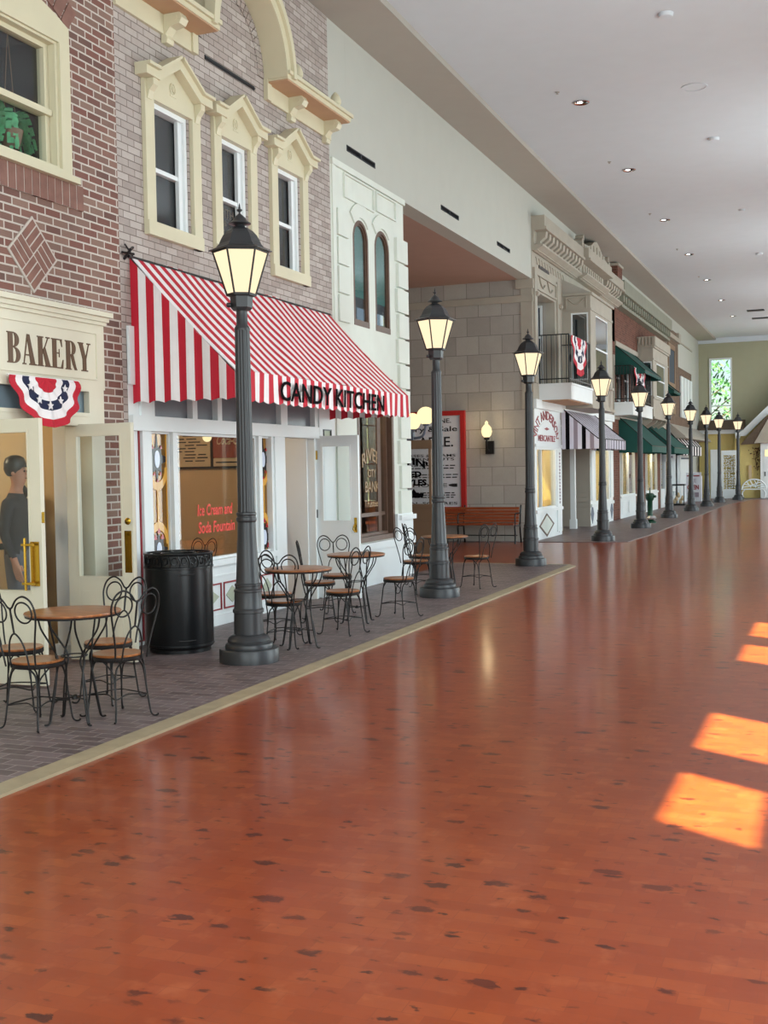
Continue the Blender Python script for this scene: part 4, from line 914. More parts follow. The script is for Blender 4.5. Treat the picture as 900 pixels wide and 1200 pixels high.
# ================================================================== STREET LAMPS
def street_lamp():
    r = thing('street_lamp', '', 'street lamp', group='black street lamps with lit lanterns along the kerb')
    MB().lathe([(0.25, 0), (0.25, 0.105), (0.243, 0.115), (0.20, 0.115), (0.203, 0.135), (0.195, 0.155), (0.178, 0.165), (0.18, 0.185), (0.165, 0.21), (0.142, 0.225), (0.125, 0.235)], n=40).build('base', 'iron', r, 35)
    MB().lathe([(0.124, 0.22), (0.121, 0.41), (0.130, 0.415), (0.130, 0.44), (0.122, 0.447), (0.118, 0.455), (0.113, 0.585), (0.118, 0.59), (0.118, 0.605), (0.106, 0.615), (0.106, 0.635), (0.110, 0.64), (0.110, 0.655), (0.100, 0.66), (0.098, 0.665), (0.074, 1.17), (0.083, 1.18), (0.086, 1.195), (0.083, 1.21), (0.076, 1.215), (0.076, 1.225), (0.085, 1.235), (0.083, 1.25), (0.073, 1.255)], n=28).build('lower_shaft', 'iron', r, 30)
    MB().lathe([(0.073, 1.25), (0.070, 1.30), (0.062, 2.77)], n=48, rmod=lambda k, z: 1 - (0.09 if k % 4 == 0 else 0)).build('fluted_pole', 'iron', r, 50)
    MB().lathe([(0.064, 2.765), (0.066, 2.78), (0.060, 2.795), (0.047, 2.815), (0.045, 2.93), (0.058, 2.935), (0.062, 2.95)], n=24).build('neck', 'iron', r, 40)
    m = MB(); m.lathe([(0.070, 2.93), (0.090, 2.955), (0.094, 3.045), (0.11, 3.05), (0.11, 3.062)], n=6, phase=0); m.build('lantern_base', 'iron', r)
    m = MB(); m.lathe([(0.02, 0), (0.02, 0.03), (0.012, 0.036)], (0, 0, 0), 10); o = m.build('photocell', 'iron', r, 40); o.rotation_euler = (0, -PI / 2, 0); o.location = (-0.09, -0.02, 2.975)
    MB().lathe([(0.112, 3.062), (0.224, 3.415)], n=6, cap=True).build('lantern_glass', 'lamp_glass', r)
    m = MB()
    for k in range(6):
        a = k * PI / 3; m.tube([(0.117 * math.cos(a), 0.117 * math.sin(a), 3.055), (0.229 * math.cos(a), 0.229 * math.sin(a), 3.42)], 0.008, 4)
    m.lathe([(0.234, 3.405), (0.236, 3.425), (0.22, 3.425)], n=6); m.lathe([(0.122, 3.05), (0.124, 3.07), (0.10, 3.07)], n=6)
    m.build('lantern_frame', 'dark_iron', r)
    m = MB(); m.lathe([(0.262, 3.418), (0.265, 3.425), (0.235, 3.435), (0.20, 3.452), (0.175, 3.482), (0.158, 3.52), (0.138, 3.555), (0.108, 3.588), (0.07, 3.612), (0.045, 3.622), (0.036, 3.635)], n=6); m.build('lantern_roof', 'iron', r)
    MB().lathe([(0.036, 3.63), (0.05, 3.638), (0.093, 3.646), (0.092, 3.652), (0.062, 3.672), (0.045, 3.70), (0.022, 3.72), (0.008, 3.732), (0.008, 3.745), (0.022, 3.755), (0.025, 3.763), (0.010, 3.772), (0.006, 3.80), (0.002, 3.816)], n=20).build('finial', 'iron', r, 30)
    return r
SL = street_lamp()
LY = ((-4.60, 8.55), (-4.60, 13.55), (-4.61, 18.2), (-4.61, 24.4), (-4.62, 29.55), (-4.66, 35.2), (-4.60, 40.3), (-4.52, 44.6), (-4.48, 49.2), (-3.98, 52.4))
LLAB = ['tallest lamp post, beside the black bin and in front of the striped awning', 'lamp post with its lantern in front of the side passage opening', 'lamp post at the corner of the paving, right of the slatted bench', 'lamp post in front of the striped mercantile awning', 'lamp post below the second balcony, next to the green standpipe on its left', 'lamp post in front of the second green awning, right of the green standpipe', 'lamp post in front of the white framed noticeboard front', 'lamp post between the sandwich board and the pale shutters', 'lamp post standing left of the white pierced screen', 'farthest lamp post, between the pierced screen and the white bench']
yaw0 = math.atan2(-4.6, 8.55)
for i, (x, y) in enumerate(LY):
    r = SL if i == 0 else copy_tree(SL)
    r.location = (x, y, PV); r.rotation_euler = (0, 0, math.radians(30)); r['label'] = LLAB[i]

# ================================================================== ICE-CREAM PARLOUR CHAIRS AND TABLES
def catmull(P, n=6, closed=False):
    P = [Vector(p) for p in P]; out = []; m = len(P); rng = range(m if closed else m - 1)
    for i in rng:
        a = P[(i - 1) % m] if closed or i > 0 else P[0]; b = P[i]; c = P[(i + 1) % m]; d = P[(i + 2) % m] if closed or i + 2 < m else P[-1]
        for k in range(n):
            t = k / n; out.append(0.5 * ((2 * b) + (c - a) * t + (2 * a - 5 * b + 4 * c - d) * t * t + (3 * b - a - 3 * c + d) * t ** 3))
    if not closed: out.append(P[-1])
    return out
def parlour_chair():
    r = thing('parlour_chair', '', 'chair', group='wire-backed parlour chairs on the brick paving')
    MB().lathe([(0.150, 0.445), (0.162, 0.450), (0.165, 0.458), (0.160, 0.464), (0.10, 0.461), (0.02, 0.459)], n=32).build('seat', 'wood', r, 40)
    MB().lathe([(0.150, 0.418), (0.164, 0.418), (0.167, 0.424), (0.167, 0.446), (0.160, 0.449), (0.150, 0.448)], n=32).build('seat_rim', 'dark_iron', r, 40)
    for sx in (-1, 1):
        for sy in (-1, 1):
            P = [(sx * 0.045, sy * 0.14, 0.42), (sx * 0.07, sy * 0.135, 0.41), (sx * 0.105, sy * 0.128, 0.36), (sx * 0.120, sy * 0.135, 0.24), (sx * 0.130, sy * 0.150, 0.10), (sx * 0.138, sy * 0.158, 0.03), (sx * 0.150, sy * 0.172, 0.008), (sx * 0.168, sy * 0.186, 0.009), (sx * 0.166, sy * 0.196, 0.018)]
            m = MB(); m.tube(catmull(P, 4), 0.0062, 6)
            m.tube(catmull([(sx * 0.15, sy * 0.055, 0.42), (sx * 0.142, sy * 0.075, 0.40), (sx * 0.125, sy * 0.118, 0.34), (sx * 0.123, sy * 0.134, 0.24)], 4), 0.0055, 6)
            m.build('leg', 'dark_iron', r, 60)
    m = MB(); m.tube(catmull([(-0.125, -0.145, 0.16), (0, -0.105, 0.175), (0.125, -0.145, 0.16), (0.09, 0, 0.175), (0.125, 0.145, 0.16), (0, 0.105, 0.175), (-0.125, 0.145, 0.16), (-0.09, 0, 0.175)], 5, True), 0.005, 6, closed=True)
    m.build('stretcher', 'dark_iron', r, 60)
    # back: two outer rods rise, curl over as a heart and meet the centre stem; a ring in each lobe
    def lean(x, z): return (x, -0.135 - (z - 0.44) * 0.20 - 0.02 * math.cos(x * 7), z)
    m = MB()
    for s in (-1, 1):
        P = [(s * 0.125, 0.43), (s * 0.13, 0.50), (s * 0.150, 0.60), (s * 0.175, 0.70), (s * 0.185, 0.77), (s * 0.165, 0.835), (s * 0.115, 0.865), (s * 0.06, 0.845), (s * 0.02, 0.80), (0, 0.775), (0, 0.64)]
        m.tube(catmull([lean(*p) for p in P], 5), 0.0062, 6)
    m.tube(catmull([lean(*p) for p in ((-0.075, 0.43), (-0.07, 0.52), (-0.045, 0.60), (0, 0.64), (0.045, 0.60), (0.07, 0.52), (0.075, 0.43))], 5), 0.0058, 6)
    m.build('back_frame', 'dark_iron', r, 60)
    m = MB()
    for s in (-1, 1): m.tube([lean(s * 0.098 + 0.062 * math.cos(t), 0.768 + 0.062 * math.sin(t)) for t in [2 * PI * k / 24 for k in range(24)]], 0.0055, 6, closed=True)
    m.build('back_rings', 'dark_iron', r, 60)
    for c in bpy.data.objects:
        if c.parent == r:
            for v in c.data.vertices: v.co.z = v.co.z * 0.912 if v.co.z < 0.455 else 0.415 + (v.co.z - 0.455) * 1.06
    return r
PC = parlour_chair()
def face(px, py, tx, ty): return math.atan2(ty - py, tx - px) - PI / 2     # local +y looks to the target
CH = [
    (-5.22, 6.39, math.radians(-75), 'cut-off chair at the far left edge, farther from the camera than its neighbour'),
    (-4.74, 5.98, math.radians(-5), 'chair left of the nearest table with its two-ringed back toward the camera'),
    (-4.77, 6.79, math.radians(178), 'chair behind the nearest table, its back against the open cream door'),
    (-4.39, 6.35, math.radians(70), 'chair right of the nearest table, its back in front of the black bin'),
    (-4.67, 9.36, math.radians(13), 'front chair just right of the tallest lamp post, back toward the camera'),
    (-5.04, 9.91, math.radians(-15), 'chair half hidden behind the tallest lamp post at the second table'),
    (-5.09, 11.05, math.radians(-66), 'chair between second and third tables, seen edge on by the shop doorway'),
    (-5.23, 11.83, math.radians(214), 'chair behind the third table, both rings showing on the white door'),
    (-4.48, 10.26, math.radians(80), 'chair in front of the third table with a narrow edge-on back'),
    (-4.4, 11.59, math.radians(74), 'single chair right of the third table, below the corner of the bank'),
    (-5.27, 14.75, math.radians(-60), 'chair partly hidden left of the second lamp post at the far table'),
    (-5.02, 13.85, math.radians(-20), 'chair mostly hidden behind the shaft of the second lamp post'),
    (-4.46, 14.68, math.radians(68), 'chair right of the far table, in front of the slatted bench'),
]
for i, (x, y, rz, la) in enumerate(CH):
    r = PC if i == 0 else copy_tree(PC)
    r.location = (x, y, PV); r.rotation_euler = (0, 0, rz); r['label'] = 'wire ' + la
def parlour_table():
    r = thing('parlour_table', '', 'table', group='round wooden parlour tables on twisted wire legs')
    MB().lathe([(0.02, 0.752), (0.29, 0.754), (0.303, 0.751), (0.306, 0.744), (0.300, 0.736)], n=44).build('tabletop', 'wood', r, 40)
    MB().lathe([(0.295, 0.738), (0.300, 0.736), (0.298, 0.722), (0.26, 0.718), (0.05, 0.72)], n=44).build('top_rim', 'dark_iron', r, 40)
    for k in range(4):
        a = k * PI / 2 + PI / 4; m = MB(); c, s = math.cos(a), math.sin(a)
        for dd in (-1, 1):
            P = []
            for rad, off, z in ((0.20, 0.085, 0.722), (0.185, 0.075, 0.64), (0.15, 0.035, 0.55), (0.125, 0.0, 0.48), (0.115, -0.014, 0.42), (0.12, 0.0, 0.35), (0.14, 0.008, 0.22), (0.165, 0.006, 0.08), (0.18, 0.004, 0.015), (0.21, 0.003, 0.009)):
                P.append((c * rad - s * off * dd, s * rad + c * off * dd, z))
            m.tube(catmull(P, 4), 0.0062, 6)
        m.build('leg', 'dark_iron', r, 60)
    m = MB()
    for k in range(2):
        a = k * PI / 2 + PI / 4; m.tube([(0.15 * math.cos(a), 0.15 * math.sin(a), 0.17), (-0.15 * math.cos(a), -0.14 * math.sin(a), 0.17)], 0.005)
    m.lathe([(0.02, 0.155), (0.022, 0.17), (0.01, 0.185)], n=12); m.tube([(0.082 * math.cos(t), 0.082 * math.sin(t), 0.45) for t in [2 * PI * k / 20 for k in range(20)]], 0.005, closed=True)
    m.build('brace', 'dark_iron', r, 60)
    for c in bpy.data.objects:
        if c.parent == r:
            for v in c.data.vertices: v.co.z *= 0.955
    return r
PT = parlour_table()
for i, (x, y, rz, la) in enumerate(((-4.57, 6.13, 0.3, 'nearest round wooden parlour table, in front of the open cream bakery door'), (-4.51, 9.34, 0.7, 'round parlour table just right of the tallest lamp post'), (-4.67, 11.06, 0.2, 'round parlour table in front of the bank window'), (-4.73, 14.16, 0.5, 'farthest round parlour table, behind the second lamp post'))):
    r = PT if i == 0 else copy_tree(PT)
    r.location = (x, y, PV); r.rotation_euler = (0, 0, rz); r['label'] = la
# one table and chair inside the candy kitchen window
r = copy_tree(PT); r.location = (-6.62, 10.55, 0.006); r['label'] = 'round table inside the candy kitchen, seen through the window'; r['group'] = 'furniture inside the candy kitchen'
r = copy_tree(PC); r.location = (-6.75, 11.25, 0.006); r.rotation_euler = (0, 0, math.radians(170)); r['label'] = 'wire chair inside the candy kitchen behind the window table'; r['group'] = 'furniture inside the candy kitchen'
r = copy_tree(PC); r.location = (-6.8, 9.75, 0.006); r.rotation_euler = (0, 0, math.radians(-20)); r['label'] = 'wire chair inside the candy kitchen above the rim of the black bin'; r['group'] = 'furniture inside the candy kitchen'
r = copy_tree(PC); r.location = (-7.3, 8.2, 0.006); r.rotation_euler = (0, 0, math.radians(160)); r['label'] = 'wire chair inside the bakery seen in the gap between the open doors'; r.pop('group', None)

# ================================================================== BIN
tx, ty = -5.50, 8.93
T = thing('litter_bin', 'round black metal litter bin with a scrollwork band by the shop front', 'bin', (tx, ty, PV))
MB().lathe([(0.27, 0.0), (0.27, 0.03), (0.297, 0.05), (0.30, 0.06), (0.30, 0.745), (0.30, 0.75)], (tx, ty, PV), 56).build('drum', 'black', T, 40)
MB().lathe([(0.300, 0.745), (0.308, 0.748), (0.308, 0.762), (0.300, 0.766)], (tx, ty, PV), 56).lathe([(0.300, 0.06), (0.306, 0.062), (0.306, 0.075), (0.3, 0.078)], (tx, ty, PV), 56, cap=False).build('hoop', 'black', T, 40)
m = MB()
for k in range(22):
    a = 2 * PI * k / 22; c, s = math.cos(a), math.sin(a)
    P = lambda du, dz: (tx + 0.300 * math.cos(a + du / 0.3), ty + 0.300 * math.sin(a + du / 0.3), PV + 0.82 + dz)
    m.tube([P(0.025 * math.cos(t), 0.03 * math.sin(t)) for t in [2 * PI * q / 10 for q in range(10)]], 0.0045, 5, closed=True)
    m.tube([P(0.042 + 0.012 * math.sin(t * 5), -0.055 + 0.12 * t) for t in [q / 8 for q in range(9)]], 0.0045, 5)
m.build('scroll_band', 'black', T, 60)
MB().lathe([(0.288, 0.765), (0.292, 0.765), (0.292, 0.862), (0.288, 0.862), (0.288, 0.765)], (tx, ty, PV), 56, cap=False).build('inner_liner', 'dark_iron', T, 40)
m = MB(); m.lathe([(0.285, 0.868), (0.305, 0.866), (0.312, 0.875), (0.305, 0.886), (0.285, 0.884), (0.285, 0.868)], (tx, ty, PV), 56, cap=False)
for k in range(8):
    a = 2 * PI * k / 8; m.tube([(tx + 0.29 * math.cos(a), ty + 0.29 * math.sin(a), PV + 0.875), (tx + 0.15 * math.cos(a), ty + 0.15 * math.sin(a), PV + 0.868)], 0.007)
m.lathe([(0.15, 0.86), (0.16, 0.86), (0.16, 0.876), (0.15, 0.876), (0.15, 0.86)], (tx, ty, PV), 40, cap=False); m.build('rim', 'black', T, 40)
m = MB()
for z in (0.70, 0.12):
    for a0 in (-1.05,):
        m.tube([(tx + 0.312 * math.cos(a0 + q * 0.06), ty + 0.312 * math.sin(a0 + q * 0.06), PV + z) for q in range(9)], 0.007)
m.build('door_hardware', 'dark_iron', T, 60)

# ================================================================== SIDE PASSAGE: poster, bench, wall lamp, glazed booth
Pp = thing('livery_poster', 'large white printed livery stable poster in a red frame on the stone wall', 'poster', (-8.4, 24.06, 0.7))
m = MB(); frame(m, FY, 24.0, 24.1, -9.3, -7.52, 0.66, 2.86, 0.10); m.build('frame', 'poster_red', Pp)
MB().box(-9.22, -7.60, 24.05, 24.09, 0.72, 2.80).build('sheet', 'paper', Pp)
m = MB(); h0, h1 = 24.044, 24.05
for s, a, b, c, d_ in (('FRONTIER LINE.', -9.1, -7.84, 2.60, 2.70), ('Livery & Sale', -9.12, -7.70, 2.38, 2.53), ('STABLE.', -8.95, -7.80, 2.08, 2.30), ('HORSES & TEAMS', -9.1, -7.75, 1.86, 1.92), ('TURN-OUTS', -8.9, -7.78, 1.78, 1.84), ('HORSE', -8.75, -7.95, 1.20, 1.28), ('N. SQUIRES', -8.8, -7.72, 0.80, 0.87)):
    text(m, s, FY, a, b, c, d_, h0, h1, 0.012)
for z in (1.66, 1.60, 1.46, 1.40, 1.06, 1.01, 0.96):
    u = -9.1
    while u < -7.8:
        l_ = random.uniform(0.05, 0.14); m.box(u, min(u + l_, -7.7), h0, h1, z, z + 0.022); u += l_ + 0.03
m.prism([(-7.90, 1.22), (-7.80, 1.20), (-7.72, 1.20), (-7.72, 1.27), (-7.82, 1.27), (-7.92, 1.25)], h0, h1, FY)
m.build('printing', 'print_black', Pp)
Bn = thing('slatted_bench', 'long wooden slatted bench with black iron ends against the stone wall', 'bench', (-7.45, 23.6, 0))
for k in range(5): MB().box(-8.75, -6.28, 23.78 + 0.012 * k, 23.80 + 0.012 * k, 0.44 + k * 0.066, 0.494 + k * 0.066).build('back_slat', 'slat', Bn)
for k in range(5): MB().box(-8.75, -6.28, 23.34 + 0.085 * k, 23.41 + 0.085 * k, 0.385 + 0.006 * abs(k - 2), 0.41 + 0.006 * abs(k - 2)).build('seat_slat', 'slat', Bn)
for x in (-8.78, -7.5, -6.25):
    m = MB(); m.tube(catmull([(x, 23.36, 0), (x, 23.38, 0.2), (x, 23.36, 0.37), (x, 23.55, 0.375), (x, 23.76, 0.38), (x, 23.82, 0.6), (x, 23.88, 0.80)], 4), 0.018, 6); m.tube([(x, 23.76, 0.38), (x, 23.80, 0.2), (x, 23.86, 0.0)], 0.018, 6)
    m.tube(catmull([(x, 23.86, 0.62), (x, 23.6, 0.64), (x, 23.40, 0.62), (x, 23.37, 0.50), (x, 23.38, 0.38)], 4), 0.014, 6); m.build('iron_end', 'black', Bn, 60)
MB().tube([(-8.78, 23.55, 0.17), (-6.25, 23.55, 0.17)], 0.012).build('stretcher', 'black', Bn, 60)
S = thing('sconce_lamp', 'lit acorn globe wall lamp on the stone wall', 'lamp', (-6.98, 24.1, 2.0))
MB().box(-7.06, -6.88, 24.03, 24.1, 1.90, 2.18).build('back_plate', 'dark_iron', S)
m = MB(); m.tube([(-6.98, 24.05, 1.98), (-6.98, 23.90, 1.98), (-6.98, 23.86, 2.05), (-6.98, 23.86, 2.20)], 0.02, 8); m.lathe([(0.05, 2.2), (0.065, 2.24), (0.05, 2.26)], (-6.98, 23.86, 0), 16); m.build('arm', 'dark_iron', S, 40)
MB().lathe([(0.045, 2.25), (0.095, 2.30), (0.115, 2.38), (0.10, 2.46), (0.055, 2.52), (0.03, 2.54), (0.04, 2.56), (0.02, 2.60), (0.004, 2.61)], (-6.98, 23.86, 0), 20).build('globe', 'globe_glass', S, 60)
d = bpy.data.lights.new('wall_lamp_glow', 'POINT'); d.energy = 9; d.color = (1, 0.76, 0.42); d.shadow_soft_size = 0.1
o = bpy.data.objects.new('wall_lamp_glow', d); COL.objects.link(o); o.location = (-6.98, 23.70, 2.42)
Bo = thing('glazed_booth', 'brown wooden booth with glass lettered in black, behind the bank corner', 'booth', (-7.9, 20.46, 0))
bx0, bx1, by0, by1 = -8.8, -7.02, 20.3, 20.62
MB().box(bx0, bx1, by0, by1, 0, 0.88).build('counter_base', 'booth_brown', Bo)
m = MB(); m.box(bx0 - 0.03, bx1 + 0.03, by0 - 0.03, by1, 0.88, 0.94); m.box(bx0 - 0.02, bx1 + 0.02, by0 - 0.02, by1, 1.98, 2.14)
for x in (bx0, bx1 - 0.05):
    for y in (by0, by1 - 0.05): m.box(x, x + 0.05, y, y + 0.05, 0.9, 2.0)
m.box(bx0 - 0.01, bx1 + 0.01, by0 - 0.015, by0, 0.63, 0.645); m.build('frame', 'booth_brown', Bo)
MB().box(bx0, bx1, by0 + 0.02, by0 + 0.026, 0.94, 1.98).build('front_pane', 'glass', Bo)
m = MB()
def arch2(a, b, u, v): return (u, v + 0.10 * math.sin(PI * a) - 0.02)
for s, a, b, c, d_ in (("LIVIN'", -7.74, -7.09, 1.60, 1.74), ('LIMITED', -7.86, -7.22, 1.45, 1.56), ('STYLES', -7.68, -7.12, 1.29, 1.41)):
    text(m, s, FY, a, b, c, d_, by0 + 0.01, by0 + 0.018, 0.05, 0, arch2 if 'IV' in s else None)
m.prism([(-7.7, 1.06), (-7.20, 1.07), (-7.18, 1.14), (-7.32, 1.15), (-7.38, 1.23), (-7.44, 1.15), (-7.7, 1.13)], by0 + 0.01, by0 + 0.018, FY)
m.build('lettering', 'letter_black', Bo)
GL = thing('twin_globe_lamp', 'pair of glowing globes on a blue-grey bracket above the glazed booth', 'lamp', (-7.35, 20.45, 2.14))
MB().sphere((-7.45, 20.5, 2.50), 0.16, 20).sphere((-7.18, 20.5, 2.60), 0.17, 20).build('globes', 'globe_glass', GL, 60)
m = MB(); m.tube(catmull([(-7.5, 20.5, 2.13), (-7.5, 20.5, 2.22), (-7.46, 20.5, 2.34)], 4), 0.035, 8); m.tube(catmull([(-7.5, 20.5, 2.18), (-7.25, 20.5, 2.22), (-7.18, 20.5, 2.44)], 4), 0.025, 8)
m.lathe([(0.05, 2.32), (0.07, 2.35), (0.06, 2.36)], (-7.45, 20.5, 0), 14); m.lathe([(0.05, 2.41), (0.07, 2.44), (0.06, 2.45)], (-7.18, 20.5, 0), 14); m.box(-7.58, -7.42, 20.44, 20.56, 2.13, 2.3); m.build('bracket', 'slate', GL, 40)

# ================================================================== MERCANTILE BUILDING
Mc = thing('mercantile_building', 'pale stone mercantile building with balcony, bay window and carved cornice', 'building', (XF, 29, 0))
m = MB(); holes_wall(m, FX, XF - 0.25, XF, 24.08, 33.4, 2.85, 6.2, [(24.45, 26.2, 3.4, 5.37)]); m.box(XF - 0.25, XF, 33.38, 33.9, 5.2, 6.6); m.build('wall', 'stone_trim', Mc)
m = MB(); m.box(XF - 1.1, XF - 0.9, 24.4, 26.5, 3.3, 5.6); m.box(XF - 0.95, XF - 0.2, 26.2, 26.3, 3.3, 5.6); m.box(XF - 0.95, XF - 0.2, 24.38, 24.45, 3.3, 5.6); m.box(XF - 1.0, XF - 0.2, 24.37, 26.3, 5.37, 5.5); m.build('balcony_recess', 'soffit', Mc)
m = MB()
for a in (24.55, 25.1): 
    frame(m, FX, XF - 0.5, XF - 0.46, a, a + 0.5, 3.45, 5.3, 0.06)
    for q in range(1, 3): m.box(XF - 0.5, XF - 0.46, a + q * 0.166, a + q * 0.166 + 0.03, 3.5, 5.3)
    for z in (4.0, 4.6): m.box(XF - 0.5, XF - 0.46, a, a + 0.5, z, z + 0.03)
fd = m.build('french_door', 'white', Mc); MB().box(XF - 0.485, XF - 0.475, 24.5, 25.6, 3.45, 5.3).build('pane', 'grey_teal', fd)
m = MB(); frame(m, FY, 26.10, 26.15, XF - 0.58, XF - 0.28, 3.42, 5.30, 0.045)
for x in (XF - 0.47, XF - 0.38): m.box(x - 0.012, x + 0.012, 26.10, 26.15, 3.45, 5.28)
m.box(XF - 0.56, XF - 0.3, 26.10, 26.15, 4.55, 4.60)
fd2 = m.build('french_door', 'white', Mc); MB().box(XF - 0.56, XF - 0.3, 26.13, 26.14, 3.45, 5.28).build('pane', 'grey_teal', fd2)
# carved mouldings
m = MB(); frame(m, FX, XF, XF + 0.04, 24.4, 26.3, 5.42, 5.78, 0.05); m.box(XF, XF + 0.05, 24.15, 24.35, 3.4, 5.85); m.box(XF, XF + 0.04, 26.35, 26.7, 3.4, 5.85)
for k in range(2): m.tube(catmull([(XF + 0.02, 24.7 + k * 0.75 + 0.5 * t, 5.72 - 0.2 * math.sin(PI * t * 0.8)) for t in [q / 6 for q in range(7)]], 2), 0.016, 6)
for k in range(11):
    m.tube(catmull([(XF + 0.01, 24.4 + k * 0.26 + 0.16 * t, 6.10 - 0.10 * t + 0.03 * math.sin(t * 5)) for t in [q / 6 for q in range(7)]], 2), 0.014, 6)
for y in (24.2, 26.45): m.tube([(XF + 0.06, y, 5.3), (XF + 0.06, y + 0.15, 5.3)], 0.05, 10)
m.build('carved_mouldings', 'stone_trim', Mc, 50)
MB().box(XF, XF + 0.012, 24.69, 25.64, 5.91, 5.98).build('slot_vent', 'black', Mc)
# cornice in three stretches with the middle one stepped forward, pediment above
m = MB()
for a, b, dx in ((24.1, 28.2, 0.0), (28.2, 31.3, 0.12), (31.3, 33.9, 0.0)):
    x1 = XF + 0.12 + dx
    m.box(XF - 0.2, x1, a, b, 6.20, 6.28); m.box(XF - 0.2, XF + 0.05 + dx, a, b, 6.28, 6.62); m.box(XF - 0.2, x1 + 0.16, a, b, 6.62, 6.92); m.box(XF - 0.2, x1 + 0.20, a, b, 6.62, 6.68)
    m.prism([(XF + 0.05 + dx, 6.18), (x1 + 0.12, 6.28), (x1 + 0.12, 6.32), (XF + 0.05 + dx, 6.32)], a, b, lambda u, v, h: (u, h, v))
m.build('cornice', 'stone_trim', Mc)
for a, b in ((24.35, 28.1), (31.45, 33.8)):
    y = a
    while y < b:
        m = MB(); m.prism([(XF + 0.04, 6.30), (XF + 0.10, 6.30), (XF + 0.13, 6.42), (XF + 0.24, 6.50), (XF + 0.26, 6.62), (XF + 0.04, 6.62)], y, y + 0.16, lambda u, v, h: (u, h, v)); m.build('cornice_bracket', 'stone_trim', Mc, 30); y += 0.34
m = MB(); y = 28.5
while y < 31.1: m.box(XF + 0.16, XF + 0.21, y, y + 0.13, 6.34, 6.58); y += 0.26
m.build('fluted_panel', 'stone_trim', Mc)
m = MB(); pc = 29.75
ped = [(28.2, 6.92), (31.3, 6.92), (31.3, 7.02), (30.8, 7.06), (30.4, 7.15), (30.1, 7.27), (pc, 7.34), (29.4, 7.27), (29.1, 7.15), (28.7, 7.06), (28.2, 7.02)]
m.prism(ped, XF - 0.1, XF + 0.30, FX)
for s in (-1, 1):
    m.tube([(XF + 0.1, pc + s * 1.75, 7.02), (XF + 0.30, pc + s * 1.75, 7.02)], 0.10, 14); m.box(XF, XF + 0.3, pc + s * 1.75 - 0.08, pc + s * 1.75 + 0.08, 6.92, 7.05); m.tube([(XF + 0.1, pc + s * 1.62, 7.16), (XF + 0.30, pc + s * 1.62, 7.16)], 0.07, 14)
m.build('pediment', 'stone_trim', Mc, 40)
m = MB()
for k in range(5): m.box(XF + 0.30, XF + 0.32, 28.9 + k * 0.4, 29.1 + k * 0.4, 6.98, 7.08 + 0.1 * math.sin(PI * (k + 0.5) / 5))
m.build('pediment_carving', 'stone_trim', Mc)
MB().box(XF - 0.2, XF + 0.26, 33.0, 33.75, 6.9, 7.26).build('chimney', 'far_brick', Mc)
MB().box(XF - 0.22, XF + 0.29, 32.96, 33.79, 7.26, 7.33).build('chimney_cap', 'stone_trim', Mc)
def bay(par, y0, y1, z0, z1, x1, mat, glassmat='sky_reflecting', roof=True, side_w=(0.18, 0.85), wz=(3.6, 5.2)):
    """square-sided bay projecting from the front, hollow, with a window in each face"""
    t = 0.06; m = MB()
    ws = XF + (x1 - XF) * 0.30, XF + (x1 - XF) * 0.92
    holes_wall(m, FY, y0, y0 + t, XF, x1, z0, z1, [(ws[0], ws[1], wz[0], wz[1])]); holes_wall(m, FY, y1 - t, y1, XF, x1, z0, z1, [(ws[0], ws[1], wz[0], wz[1])])
    L = y1 - y0; fw = (y0 + L * 0.22, y1 - L * 0.22)
    holes_wall(m, FX, x1 - t, x1, y0 + t, y1 - t, z0, z1, [(fw[0], fw[1], wz[0], wz[1])])
    m.box(XF, x1, y0, y1, z1 - 0.05, z1); m.box(XF, x1, y0, y1, z0, z0 + 0.06)
    m.box(XF, x1 + 0.05, y0 - 0.05, y1 + 0.05, z1 - 0.06, z1); m.box(XF, x1 + 0.04, y0 - 0.04, y1 + 0.04, z0, z0 + 0.07); m.box(XF, x1 + 0.03, y0 - 0.03, y1 + 0.03, wz[0] - 0.10, wz[0] - 0.04)
    m.box(XF, x1 + 0.02, y0 - 0.02, y1 + 0.02, wz[1] + 0.05, wz[1] + 0.1)
    b = m.build('bay', mat, par)
    for fn, h0, h1, a, c in ((FY, y0 + 0.005, y0 + t - 0.01, ws[0], ws[1]), (FX, x1 - t + 0.01, x1 - 0.005, fw[0], fw[1])):
        q = MB(); frame(q, fn, h0, h1, a, c, wz[0], wz[1], 0.035); q.prism(rect(a, c, (wz[0] + wz[1]) / 2 - 0.02, (wz[0] + wz[1]) / 2 + 0.02), h0, h1, fn)
        wn = q.build('window', 'white', b); MB().prism(rect(a, c, wz[0], wz[1]), (h0 + h1) / 2, (h0 + h1) / 2 + 0.005, fn).build('pane', 'bay_glass', wn)
    return b
s_ = NT('bay_window_glass'); s_.pbr((0.02, 0.03, 0.035), 0.03, 0, None, 1.0, **{'Coat Weight': 1.0, 'Coat Roughness': 0.0, 'Coat IOR': 2.6}); M['bay_glass'] = s_.m
bay(Mc, 27.0, 29.8, 2.96, 5.66, -5.34, 'stone_trim', wz=(3.62, 5.2))
m = MB()
for k in range(1): m.tube(catmull([(-5.85 + 0.36 * t, 26.98, 5.52 - 0.12 * math.sin(PI * t)) for t in [q / 6 for q in range(7)]], 2), 0.014, 6)
frame(m, FY, 26.97, 27.0, -5.92, -5.42, 5.28, 5.58, 0.025); m.build('bay_panel', 'stone_trim', Mc, 50)
MB().prism([(XF, 5.66), (-5.34, 5.66), (XF, 6.0)], 27.0, 29.8, lambda u, v, h: (u, h, v)).build('bay_roof', 'soffit', Mc)
